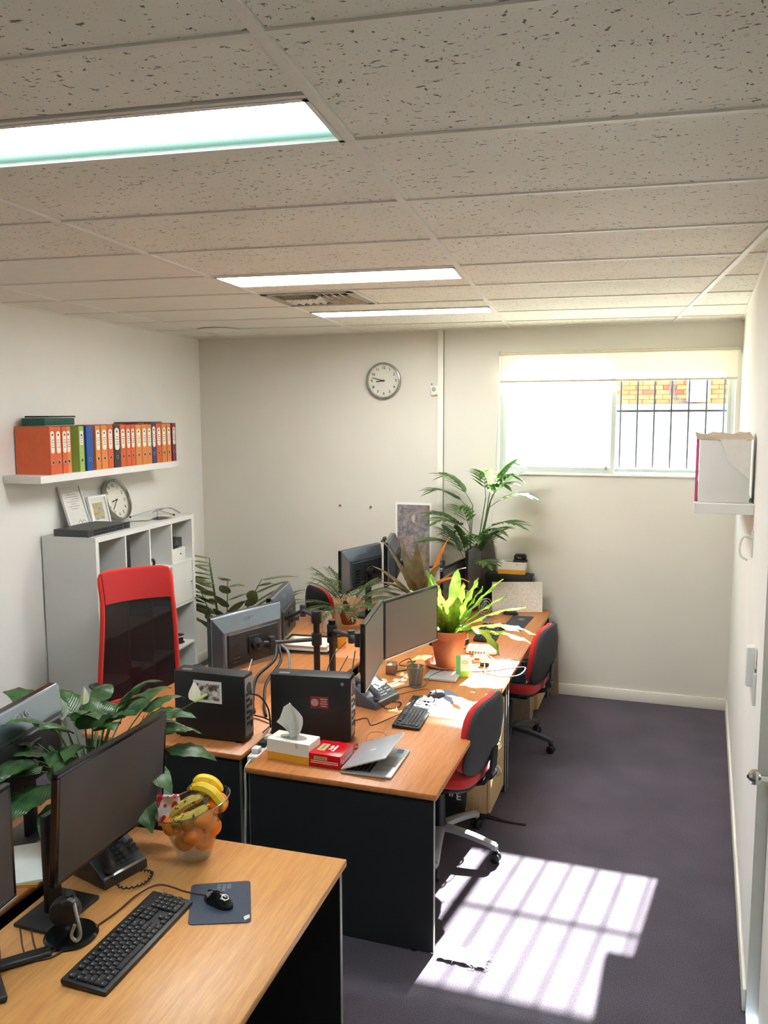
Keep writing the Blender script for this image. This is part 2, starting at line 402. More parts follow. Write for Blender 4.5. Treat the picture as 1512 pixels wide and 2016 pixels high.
# ---- ceiling: grid frame turned by AC
CO = Vector((-.69833, 1.39017, 0))
ceil = thing('ceiling', 'suspended ceiling of pitted mineral tiles in a white metal grid', 'ceiling', CO, AC, kind='structure')
def to_grid(p): v = Vector((p[0], p[1], 0))-CO; v.rotate(Euler((0, 0, -AC))); return (v.x, v.y)
RG = [to_grid(p) for p in ROOM]
def clip(poly, conv):
    out = poly
    for i in range(len(conv)):
        a, b = conv[i], conv[(i+1) % len(conv)]; inp, out = out, []
        f = lambda p: (b[0]-a[0])*(p[1]-a[1])-(b[1]-a[1])*(p[0]-a[0])
        for j in range(len(inp)):
            p, q = inp[j], inp[(j+1) % len(inp)]; fp, fq = f(p), f(q)
            if fp >= 0: out.append(p)
            if fp*fq < 0: t = fp/(fp-fq); out.append((p[0]+(q[0]-p[0])*t, p[1]+(q[1]-p[1])*t))
        if len(out) < 3: return []
    return out
def tile_mat():
    t = NT('ceiling_tile'); 
    v = t.coords((34, 80, 30), rot=(0, 0, .25)); n = t.noise(v, 1.0, 3, .6)
    v2 = t.coords((78, 55, 50), rot=(0, 0, -.5)); n2 = t.noise(v2, 1.0, 2, .5)
    n3 = t.noise(t.coords(), 230, 1)
    p1 = t.ramp(n.outputs[0], [(.652, (0, 0, 0, 1)), (.675, (1, 1, 1, 1))])
    p2 = t.ramp(n2.outputs[0], [(.68, (0, 0, 0, 1)), (.70, (1, 1, 1, 1))])
    p3 = t.ramp(n3.outputs[0], [(.70, (0, 0, 0, 1)), (.74, (.7, .7, .7, 1))])
    a = t.node('ShaderNodeMath', operation='MAXIMUM'); t.link(p1, a.inputs[0]); t.link(p2, a.inputs[1])
    b = t.node('ShaderNodeMath', operation='MAXIMUM'); t.link(a.outputs[0], b.inputs[0]); t.link(p3, b.inputs[1])
    big = t.noise(t.coords(), 2.5, 2)
    base = t.ramp(big.outputs[0], [(.3, lin((232, 231, 220))), (.7, lin((240, 239, 230)))])
    t.link(t.mix(b.outputs[0], base, lin((122, 115, 103))), t.b.inputs['Base Color'])
    inv = t.node('ShaderNodeMath', operation='SUBTRACT'); inv.inputs[0].default_value = 1; t.link(b.outputs[0], inv.inputs[1])
    t.b.inputs['Roughness'].default_value = .95; t.bump(inv.outputs[0], .5, .003); return t.m
tilem = tile_mat(); railm = mat('ceiling_rail', (232, 229, 222), .5, var=.02)
plain_tile = mat('plain_white_tile', (236, 236, 229), .85, var=.02, scale=20)
ZT = H+.007
def tile(x0, x1, y0, y1, m=None):
    e = .0135
    p = clip([(x0+e, y0+.008), (x1-e, y0+.008), (x1-e, y1-.008), (x0+e, y1-.008)], RG)
    if p: g = G(); g.prism(p, .014, at(0, 0, ZT+rnd.uniform(0, .002))); g.ob('tile', m or tilem, ceil, smooth=False)
special = {(-1, 0): [(-1.2, 0, 0, .285)], (-1, 4): [(-1.2, 0, 2.755, 3.0)], (-1, 5): [(-.655, 0, 3.0, 3.6)], (-1, 6): [(-1.2, 0, 3.6, 3.905)]}
for i in range(-4, 2):
    for k in range(-6, 10):
        if (i, k) in special:
            for q in special[(i, k)]: tile(*q)
        else: tile(1.2*i, 1.2*i+1.2, .6*k, .6*k+.6, plain_tile if (i <= -2 and 3 <= k) else None)
def rail(poly, z0=H, h=.012):
    p = clip(poly, RG)
    if p: g = G(); g.prism(p, h, at(0, 0, z0)); g.ob('rail', railm, ceil, smooth=False)
for i in range(-3, 2): rail([(1.2*i-.012, -6), (1.2*i+.012, -6), (1.2*i+.012, 8), (1.2*i-.012, 8)])
for k in range(-5, 10):
    for i in range(-4, 2):
        rail([(1.2*i+.012, .6*k-.009), (1.2*i+1.188, .6*k-.009), (1.2*i+1.188, .6*k+.009), (1.2*i+.012, .6*k+.009)], H+.002, .01)
rail([(-1.188, .285), (-.012, .285), (-.012, .3), (-1.188, .3)], H+.002); rail([(-.67, 3.01), (-.655, 3.01), (-.655, 3.59), (-.67, 3.59)], H+.002)
g = G(); g.prism([(x, y) for x, y in clip([(-9, -9), (9, -9), (9, 9), (-9, 9)], RG)], .05, at(0, 0, H+.075)); g.ob('slab', white_paint, ceil, smooth=False)
for nm, s0, s1 in (('edge_angle', 0, 1),):
    for a, b in zip(RG, RG[1:]+RG[:1]):
        A, B = Vector((*a, H)), Vector((*b, H)); d = (B-A); g = G()
        g.box((0, 0, 0), (d.length, .03, .012), M=Matrix.Translation((A+B)/2+Vector((0, 0, .005))) @ rotm(0, 0, math.atan2(d.y, d.x)))
        g.ob('edge_angle', railm, ceil, smooth=False)

# ceiling lamps
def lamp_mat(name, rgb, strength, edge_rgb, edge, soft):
    """prismatic diffuser: near-side tube falloff and far-side tint painted into the emission; y across the panel"""
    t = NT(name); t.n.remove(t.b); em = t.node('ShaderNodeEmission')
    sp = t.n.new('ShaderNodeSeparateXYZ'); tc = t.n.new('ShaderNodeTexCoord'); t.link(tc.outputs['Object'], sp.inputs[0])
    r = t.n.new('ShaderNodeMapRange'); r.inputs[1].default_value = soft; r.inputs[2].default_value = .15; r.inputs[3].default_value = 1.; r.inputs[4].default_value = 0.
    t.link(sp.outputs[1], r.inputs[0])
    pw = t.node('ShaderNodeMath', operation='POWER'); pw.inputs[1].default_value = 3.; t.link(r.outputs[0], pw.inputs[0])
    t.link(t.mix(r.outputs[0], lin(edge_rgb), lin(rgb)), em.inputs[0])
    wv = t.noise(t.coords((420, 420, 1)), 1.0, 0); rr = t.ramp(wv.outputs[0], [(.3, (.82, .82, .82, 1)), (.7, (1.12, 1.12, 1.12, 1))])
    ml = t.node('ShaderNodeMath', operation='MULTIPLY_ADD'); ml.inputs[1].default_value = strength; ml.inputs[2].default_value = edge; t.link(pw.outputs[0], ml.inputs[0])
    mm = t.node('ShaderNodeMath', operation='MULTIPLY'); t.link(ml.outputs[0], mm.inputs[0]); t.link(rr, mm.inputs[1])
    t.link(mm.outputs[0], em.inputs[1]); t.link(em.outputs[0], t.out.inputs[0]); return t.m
def ceiling_lamp(label, y0, y1, rgb, k, ergb, edge, soft):
    c = Vector((-.6, (y0+y1)/2, 0)); c.rotate(Euler((0, 0, AC))); c += CO; c.z = H
    t = thing('ceiling_light', label, 'light', c, AC, 'recessed fluorescent ceiling lights')
    w, d = 1.172, y1-y0
    g = G()
    for cx, cy, sx, sy in ((0, -d/2+.008, w, .016), (0, d/2-.008, w, .016), (-w/2+.006, 0, .012, d), (w/2-.006, 0, .012, d)): g.box((cx, cy, .02), (sx, sy, .04))
    g.box((0, 0, .05), (w, d, .02)); g.ob('housing', railm, t, smooth=False)
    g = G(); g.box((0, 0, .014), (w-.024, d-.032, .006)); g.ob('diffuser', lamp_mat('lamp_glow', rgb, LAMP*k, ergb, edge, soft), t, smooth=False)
ceiling_lamp('long ceiling light with green fade painted in its glow, nearest, cut off by the photo edge', .30, .592, (232, 246, 255), 1.7, (140, 205, 180), .40, -.10)
ceiling_lamp('warm ceiling light panel in front of the air vent', 2.42, 2.75, (244, 244, 244), 1.0, (255, 232, 170), .8, .08)
ceiling_lamp('warm ceiling light panel behind the air vent, nearest the clock wall', 3.91, 4.185, (244, 244, 240), 1.0, (255, 228, 160), .8, .06)
ceiling_lamp('added unseen ceiling light panel above and behind the viewer', -2.1, -1.81, (228, 242, 255), 1.6, (200, 230, 215), .6, .0)  # unseen lamp, added to lift the room's light level
# air vent
c = Vector((-.925, 3.3, 0)); c.rotate(Euler((0, 0, AC))); c += CO; c.z = H
vent = thing('ceiling_vent', 'dusty grey square air vent with angled slats between two ceiling lights', 'vent', c, AC)
g = G(); W_ = .53
for cx, cy, sx, sy in ((0, -W_/2+.02, W_, .04), (0, W_/2-.02, W_, .04), (-W_/2+.02, 0, .04, W_), (W_/2-.02, 0, .04, W_)): g.box((cx, cy, .006), (sx, sy, .012))
g.ob('frame', mat('vent_grey', (176, 170, 156), .6, var=.2, scale=12), vent, smooth=False)
g = G(); g.box((0, 0, .06), (W_, W_, .01)); g.ob('backing', mat('vent_dark', (70, 66, 58), .9), vent, smooth=False)
for q in range(4):
    for j in range(5):
        u = -.18+.09*(j if q % 2 else j); g = G()
        if q == 0: g.box((-.115, -.2+.045*j, .012), (.2, .034, .003), rx=.7)
        elif q == 1: g.box((.025+.045*j, -.115, .012), (.034, .2, .003), ry=.7)
        elif q == 2: g.box((-.2+.045*j, .115, .012), (.034, .2, .003), ry=-.7)
        else: g.box((.115, .02+.045*j, .012), (.2, .034, .003), rx=-.7)
        g.ob('slat', mat('vent_slat', (196, 190, 176), .6, var=.25, scale=25), vent, smooth=False)
# round ceiling disc
t = thing('ceiling_speaker', 'round cream ceiling disc near the left back corner', 'speaker', (-3.39, 5.93, H))
g = G(); g.lathe([(.150, .004), (.152, -.004), (.146, -.010), (.13, -.011)], 40, cap=False); g.ob('rim', railm, t)
g = G(); g.lathe([(.131, -.0105), (.06, -.016), (0, -.017)], 40, cap=False); g.ob('cover', plain_tile, t)

# ---- window
win = thing('window_1', 'high sliding window with white aluminium frame in the back wall', 'window', (0, BY, 0), kind='structure')
alu = mat('window_aluminium', (206, 214, 208), .4, .3, var=.02)
MX = -.436
def frame(g, x0, x1, z0, z1, w, y0, y1):
    g.box(((x0+x1)/2, (y0+y1)/2, z0+w/2), (x1-x0, y1-y0, w)); g.box(((x0+x1)/2, (y0+y1)/2, z1-w/2), (x1-x0, y1-y0, w))
    g.box((x0+w/2, (y0+y1)/2, (z0+z1)/2), (w, y1-y0, z1-z0-2*w)); g.box((x1-w/2, (y0+y1)/2, (z0+z1)/2), (w, y1-y0, z1-z0-2*w))
g = G(); frame(g, WX0, WX1, WZ0, WZ1, .022, .045, .135); g.ob('frame', alu, win, smooth=False)
g = G(); frame(g, WX0+.022, MX+.018, WZ0+.022, WZ1-.022, .030, .052, .082); g.ob('sash', alu, win, smooth=False)
g = G(); frame(g, MX-.018, WX1-.022, WZ0+.022, WZ1-.022, .026, .090, .120); g.ob('sash', alu, win, smooth=False)
pane = clear_mat('window_glass', (.97, .99, .98, 1), .02)
for x0, x1, y in ((WX0+.05, MX-.01, .066), (MX+.006, WX1-.046, .105)):
    g = G(); g.box(((x0+x1)/2, y, (WZ0+WZ1)/2), (x1-x0, .004, WZ1-WZ0-.1)); g.ob('pane', pane, win, smooth=False)
g = G(); g.box(((WX0+WX1)/2, .02, WZ0-.001), (WX1-WX0+.02, .075, .014), bv=.003); g.ob('sill', trim_paint, win)
g = G(); frame(g, WX0-.002, WX1+.002, WZ0-.002, WZ1+.002, .008, -.006, .045); g.ob('reveal_trim', white_paint, win, smooth=False)
g = G(); g.box((MX-.045, .048, WZ0+.05), (.02, .012, .03), bv=.003); g.ob('latch', silver, win)
# roller blind
bl = thing('roller_blind', 'cream translucent roller blind pulled a little way down the window', 'blind', (-.434, BY-.032, 2.66))
g = G(); g.tube([(-.855, 0, .012), (.855, 0, .012)], .019, 16); g.ob('roller', mat('blind_tube', (222, 216, 198), .6), bl)
g = G(); g.slab([[(-.852, -.019, .012), (.852, -.019, .012)], [(-.852, -.019, -.19), (.852, -.019, -.19)]], .0012)
g.ob('fabric', see_mat('blind_fabric', (232, 228, 214), .22, .42, .8), bl, smooth=False)
g = G(); g.box((0, -.019, -.196), (1.708, .012, .016), bv=.004); g.ob('bottom_bar', mat('blind_bar', (196, 188, 168), .6), bl)
for sx in (-1, 1): g = G(); g.box((sx*.862, .004, .012), (.006, .05, .05), bv=.002); g.ob('bracket', white_plastic, bl)
# pull cord of the blind hanging down
t = tag(G().tube(curve([(-1.300, BY-.03, 2.60), (-1.318, BY-.012, 2.1), (-1.335, BY-.010, 1.6), (-1.362, BY-.012, 1.26)], 8), .0016, 5).ob('blind_cord', trim_paint), 'thin blind cord with a plastic pull hanging down the back wall', 'cord')
g = G(); g.lathe([(0, .03), (.004, .026), (.006, -.01), (.004, -.02), (0, -.02)], 10, at(-1.362, BY-.012, 1.245)); g.ob('pull', white_plastic, t)

# ---- outside
g = G(); g.box((-3, 12.6, 1.40), (26, 11.6, .2)); tag(g.ob('ground_outside', mat('pale_concrete', (214, 208, 196), .9, var=.08, scale=4), smooth=False), 'sunlit pale concrete yard outside the window', 'ground', kind='structure')
ow = thing('wall_outside', 'orange brick wall on a white rendered base across the yard', 'wall', (0, 16.6, 0), kind='structure')
g = G(); g.box((-3, .1, 3.9), (24, .2, 5.0)); g.ob('mortar', mat('mortar', (196, 176, 150), .9), ow, smooth=False)
g = G(); g.box((-3, -.03, 1.93), (24, .3, .88)); g.ob('base', mat('white_render', (236, 234, 228), .85), ow, smooth=False)
g = G(); g.box((-8.05, -.03, 4.40), (13.9, .3, 4.05)); g.ob('white_gable', mat('white_render', (236, 234, 228)), ow, smooth=False)
bms = [mat('brick_%d' % i, c, .85, var=.12, scale=20) for i, c in enumerate([(206, 140, 84), (214, 150, 92), (196, 124, 78), (182, 98, 74)])]
bmesh_ = []
for m in bms: g = G(); g.box((0, 0, 0), (.228, .06, .074)); bmesh_.append(g.mesh('brick', m, False))
for r in range(13):
    for c in range(13):
        x = -.93+.240*c+(.12 if r % 2 else 0); z = 2.415+.086*r
        link('brick', rnd.choice(bmesh_ if rnd.random() < .3 else bmesh_[:3]), ow, at(x, -.022, z))
t = thing('hose_reel', 'white box with a coiled hose on the far brick wall outside', 'hose reel', (.40, 16.525, 2.63))
g = G(); g.box((.0, -.08, .0), (.40, .2, .46), bv=.05, seg=4); g.ob('box', white_plastic, t)
for q in range(3):
    g = G(); g.tube([(-.22-.03*q, -.08, .20*math.sin(a)*1.0) if False else (-.20+(.20+.035*q)*math.cos(a)-.02, -.06, (.20+.035*q)*math.sin(a)) for a in [2*PI*k/28 for k in range(28)]], .009, 6, closed=True); g.ob('hose_coil', mid_grey, t)
# security grille
gr = thing('security_grille', 'dark steel bar grille outside the sliding half of the window', 'grille', (0, 6.80, 0))
iron = mat('grille_steel', (70, 72, 74), .5, .4)
for q in range(7): g = G(); g.tube([(-.392+.1236*q, 0, 1.56), (-.392+.1236*q, 0, 2.80)], .0065, 8); g.ob('bar', iron, gr)
for z in (2.235, 1.60, 2.76): g = G(); g.box((-.02, 0, z), (.86, .010, .016)); g.ob('cross_rail', iron, gr, smooth=False)
# ---------------------------------------------------------------- desks
DZT = .70
edge_strip = mat('grey_edge_strip', (150, 150, 146), .5)
def desk(label, x0, x1, y0, y1, rz=0., modesty='left', wood=None):
    """x0..x1 deep, y0..y1 long; user sits on the side away from the modesty panel"""
    cx, cy = (x0+x1)/2, (y0+y1)/2; w, l = x1-x0, y1-y0
    t = thing('desk', label, 'desk', (cx, cy, 0), rz, 'beech topped office desks')
    g = G(); g.box((0, 0, DZT-.0125), (w, l, .025), bv=.002, seg=1); g.ob('tabletop', wood or beech, t, ang=60)
    for sy in (-1, 1):
        g = G(); g.box((0, sy*(l/2-.024), (DZT-.025)/2+.004), (w-.03, .020, DZT-.033)); p = g.ob('end_panel', melamine_black, t, smooth=False)
        for sx in (-1, 1): g = G(); g.box((sx*(w/2-.0145), sy*(l/2-.024), (DZT-.025)/2+.004), (.002, .0205, DZT-.033)); g.ob('edge_band', edge_strip, p, smooth=False)
        for sx in (-1, 1): g = G(); g.lathe([(.014, 0), (.014, .005)], 10, c=(sx*(w/2-.1), sy*(l/2-.024), 0)); g.ob('foot', black, p)
    sx = -1 if modesty == 'left' else 1
    g = G(); g.box((sx*(w/2-.12), 0, .50), (.016, l-.07, .34)); g.ob('modesty_panel', melamine_black, t, smooth=False)
    return t
desk('beech desk with the open laptop and tissue box on its near end', -1.716, -.852, 3.126, 4.742)
desk('beech desk by the back wall under the window', -1.716, -.850, 4.748, 6.500)
desk('beech desk with the two facing monitors beside the red mesh chair', -2.655, -1.792, 3.235, 4.80, modesty='right')
desk('beech desk in the far row, holding the small palm', -2.655, -1.792, 4.806, 6.46, modesty='right')
d = desk('beech desk in the foreground with the fruit bowl', -.862, 0, -1.62, 0, wood=beech_pale)
d.rotation_euler.z = math.radians(2.2); d.location = Vector((-1.016, 2.558, 0))+Vector((-.431, -.81, 0)).xyz
d.location = Vector((-1.016-.431*math.cos(math.radians(2.2))+.81*math.sin(math.radians(2.2)), 2.558-.431*math.sin(math.radians(2.2))-.81*math.cos(math.radians(2.2)), 0))
desk('beech desk carrying the peace lily behind the foreground monitors', -2.80, -1.93, .98, 2.62, modesty='right')

def pedestal(label, x1, y0, y1):
    w = y1-y0; dp = .52; h = .60
    t = thing('drawer_pedestal', label, 'drawers', (x1-dp/2, (y0+y1)/2, 0), 0, 'drawer pedestals under the desks')
    g = G(); g.box((-.01, 0, .055+(h-.055)/2), (dp-.02, w, h-.055)); g.ob('body', beech_light, t, smooth=False)
    for k, (z0, z1) in enumerate(((.06, .29), (.294, .44), (.444, .595))):
        g = G(); g.box((dp/2-.009, 0, (z0+z1)/2), (.018, w-.006, z1-z0), bv=.002, seg=1); d = g.ob('drawer', beech_light, t)
        zc = z1-.045
        g = G(); g.tube([(dp/2-.002+.030*math.sin(a), -w*.1, zc+.027*math.cos(a)) if False else (dp/2-.004+.032*math.sin(a), -w*.12, zc-.030*math.cos(a)) for a in [PI*q/10 for q in range(11)]], .005, 8); g.ob('handle', silver, d)
    for sx in (-1, 1):
        for sy in (-1, 1): g = G(); g.lathe([(0, .0), (.02, .003), (.022, .03), (.014, .05), (.014, .06)], 12, c=(sx*.2, sy*(w/2-.05), 0)); g.ob('castor', black, t)
    return t
pedestal('light wood drawer unit with ring handles behind the nearer red task chair', -.872, 4.315, 4.70)
pedestal('light wood drawer unit under the far desk by the back wall', -.872, 6.02, 6.40)

# ---------------------------------------------------------------- chairs (local: the sitter looks to +x)
def star_base(t, col_m, arm_m, top_m, r=.30, z=.085, a0=0.):
    for k in range(5):
        a = a0+2*PI*k/5; M = rotm(0, 0, a)
        L = [(.02, 0, z+.04), (.10, 0, z+.036), (.2, 0, z+.022), (r, 0, z)]
        g = G(); P = curve(L, 4)
        rows = []
        for i, p in enumerate(P):
            f = i/(len(P)-1); hw = .026-.008*f
            rows.append([(p.x, -hw, p.z-.012), (p.x, -hw*.8, p.z+.008), (p.x, 0, p.z+.013), (p.x, hw*.8, p.z+.008), (p.x, hw, p.z-.012)])
        g.slab(rows, .006, M); g.box((r-.004, 0, z-.008), (.03, .034, .03), M, bv=.008); lg = g.ob('leg', top_m, t)
        g = G()
        for sy in (-1, 1): g.lathe([(.004, -.010), (.022, -.010), (.026, -.004), (.026, .006), (.02, .010), (.004, .010)], 16, M @ at(r, sy*.014, .0265, PI/2, 0, 0))
        g.box((r, 0, .052), (.030, .012, .024), M, bv=.004); g.ob('castor', black, lg)
    g = G(); g.lathe([(.034, z+.0), (.036, z+.055), (.028, z+.075), (.028, z+.22), (.019, z+.225), (.019, z+.34)], 20); g.ob('gas_lift', col_m, t)
def task_chair(label, loc, rz, base_m, seat_m=red_fabric, shell_m=charcoal_fabric, sz=.445, bz=.475, bh=.375, a0=.3):
    t = thing('task_chair', label, 'chair', loc, rz, 'low back office task chairs')
    star_base(t, black, base_m, base_m, a0=a0)
    def seat(p): return Vector((p.x, p.z, sz+p.y-.035*max(0, (p.x-.1)/.13)**2*.6+.02*(abs(p.z)/.23)**2))
    g = G(); g.pad(.46, .47, .065, lambda p: seat(Vector((p.x, -p.y, p.z))), 3.6); g.ob('seat', seat_m, t)
    g = G(); g.pad(.43, .44, .03, lambda p: seat(Vector((p.x, -p.y, p.z)))+Vector((0, 0, -.038)), 4); g.ob('seat_shell', black, t)
    g = G(); g.box((-.02, 0, sz-.07), (.26, .16, .045), bv=.01); g.tube([(.02, .06, sz-.075), (.04, .26, sz-.08)], .007, 8); g.ob('mechanism', black, t)
    def back(p, off): # p.x width, p.z height, p.y thickness
        u = p.z/bh; w = 1-.14*max(0, u)-.10*max(0, -u)
        y = p.x*w
        return Vector((-.215-.06*(u+.5)+.055*(p.x/.22)**2-.045*math.cos(PI*(u*.9))+off+p.y+.03, y, bz+bh/2+p.z))
    g = G(); g.pad(.43, bh, .05, lambda p: back(p, 0.), 3.2); g.ob('backrest', seat_m, t)
    g = G(); g.pad(.44, bh+.012, .03, lambda p: back(p, -.032), 3.2); g.ob('back_shell', shell_m, t)
    g = G(); g.slab([[(x, -.035, z), (x, .035, z)] for x, z in ((-.02, sz-.055), (-.16, sz-.06), (-.25, sz-.03), (-.285, sz+.05), (-.292, sz+.16))], .014); g.ob('back_bracket', black, t)
    g = G(); g.lathe([(.0, -.03), (.022, -.03), (.022, .03), (0, .03)], 14, at(-.275, 0, sz+.015, PI/2)); g.ob('knob', black, t)
    return t
base_silver = mat('chair_base_silver', (168, 170, 172), .35, .4)
task_chair('red task chair with charcoal back shell and silver base at the laptop desk', (-1.065, 3.98, 0), PI-.16, base_silver, a0=.65)
task_chair('red task chair with charcoal back by the far window desk', (-.985, 5.46, 0), PI-.14, dark_grey, a0=.55)
task_chair('black and red task chair at the far desk in front of the cream wall', (-2.475, 6.25, 0), .86, black, red_fabric, mat('black_fabric', (30, 30, 33), .9, var=.2, scale=400, bump=.2), sz=.42, bz=.43, bh=.43)

# blue cushion on the far chair
t = thing('seat_cushion', 'teal cushion with a white zigzag pattern on the far red chair', 'cushion', (-.965, 5.46, .503), PI-.14)
def zig_mat():
    m = NT('zigzag_cloth'); tc = m.n.new('ShaderNodeTexCoord'); sp = m.n.new('ShaderNodeSeparateXYZ'); m.link(tc.outputs['Object'], sp.inputs[0])
    def mth(op, a, b=None):
        n = m.node('ShaderNodeMath', operation=op)
        for i, v in enumerate((a, b)):
            if v is None: continue
            if isinstance(v, (int, float)): n.inputs[i].default_value = v
            else: m.link(v, n.inputs[i])
        return n.outputs[0]
    zz = mth('ABSOLUTE', mth('SUBTRACT', mth('FRACT', mth('MULTIPLY', sp.outputs[1], 11.)), .5))
    q = mth('FRACT', mth('ADD', mth('MULTIPLY', sp.outputs[0], 9.), mth('MULTIPLY', zz, 1.2)))
    ln = mth('LESS_THAN', q, .13)
    nz = m.noise(m.coords(), 8, 2)
    b = m.ramp(nz.outputs[0], [(.4, lin((46, 62, 74))), (.62, lin((30, 128, 150)))])
    m.link(m.mix(ln, b, lin((220, 226, 226))), m.b.inputs['Base Color']); m.b.inputs['Roughness'].default_value = .9; return m.m
g = G(); g.pad(.40, .40, .07, lambda p: Vector((p.x, p.z, p.y+.02)), 3.5); g.ob('cover', zig_mat(), t)

# high-back red mesh chair
def mesh_chair(label, loc, rz):
    t = thing('mesh_chair', label, 'chair', loc, rz)
    star_base(t, black, black, black, r=.32, a0=.2)
    red = mat('red_chair_fabric', (206, 36, 20), .8, var=.12, scale=260, bump=.2, sheen=.2)
    dred = mat('red_headrest_fabric', (178, 30, 30), .85, var=.14, scale=280, bump=.25, sheen=.3)
    g = G(); g.pad(.52, .50, .085, lambda p: Vector((p.x+.02, p.z, .46-p.y)), 4); g.ob('seat', red, t)
    g = G(); g.box((0, 0, .39), (.3, .2, .05), bv=.01); g.ob('mechanism', black, t)
    Hb, z0 = .785, .50
    def P(u, v): # u -1..1 across, v 0..1 up
        hw = .250-.045*v if v < .80 else .214+.004*(v-.8)/.2
        return Vector((-.215-.10*v-.05*math.sin(PI*v)*0-.045*math.cos(v*PI*1.3)+.05*u*u, u*hw, z0+Hb*v))
    # frame loop
    loop = [P(-1, v/14*.93) for v in range(15)]+[P(-.985, .965), P(-.93, .99), P(-.8, 1.0)]+[P(u/6, 1.0) for u in range(-4, 5)]+[P(.8, 1.0), P(.93, .99), P(.985, .965)]+[P(1, v/14*.93) for v in range(14, -1, -1)]+[P(u/6, -.01) for u in range(5, -6, -1)]
    g = G(); g.tube(loop, .0145, 10, closed=True); g.ob('back_frame', red, t)
    rows = [[P(u/8*.97, v/10*.80) for u in range(-8, 9)] for v in range(11)]
    mm = see_mat('chair_mesh', (20, 20, 22), .15, 0, .4)
    g = G(); g.slab(rows, .002); g.ob('mesh_back', mm, t)
    rows = [[P(u/8*.965, .775+v/8*.222)+Vector((.006, 0, 0)) for u in range(-8, 9)] for v in range(9)]
    g = G(); g.slab(rows, .032); g.ob('headrest', dred, t)
    g = G(); g.slab([[P(u/6*.9, v)+Vector((-.03, 0, 0)) for u in range(-1, 2)] for v in (-.02, .12, .22)], .02); g.tube([(-.05, 0, .40), (-.26, 0, .40), (-.30, 0, .55)], .022, 10); g.ob('back_support', black, t)
    for s in (-1, 1):
        g = G(); g.tube(curve([(-.16, s*.20, .41), (-.12, s*.30, .43), (-.06, s*.315, .56), (-.02, s*.315, .655)], 5), .014, 10); a = g.ob('armrest', black, t)
        g = G(); g.box((.02, s*.315, .668), (.25, .06, .028), bv=.012, seg=3); g.ob('arm_pad', black, a)
    return t
mesh_chair('high back office chair with red frame and black mesh, in front of the white bookshelf', (-2.862, 4.13, 0), -.62)
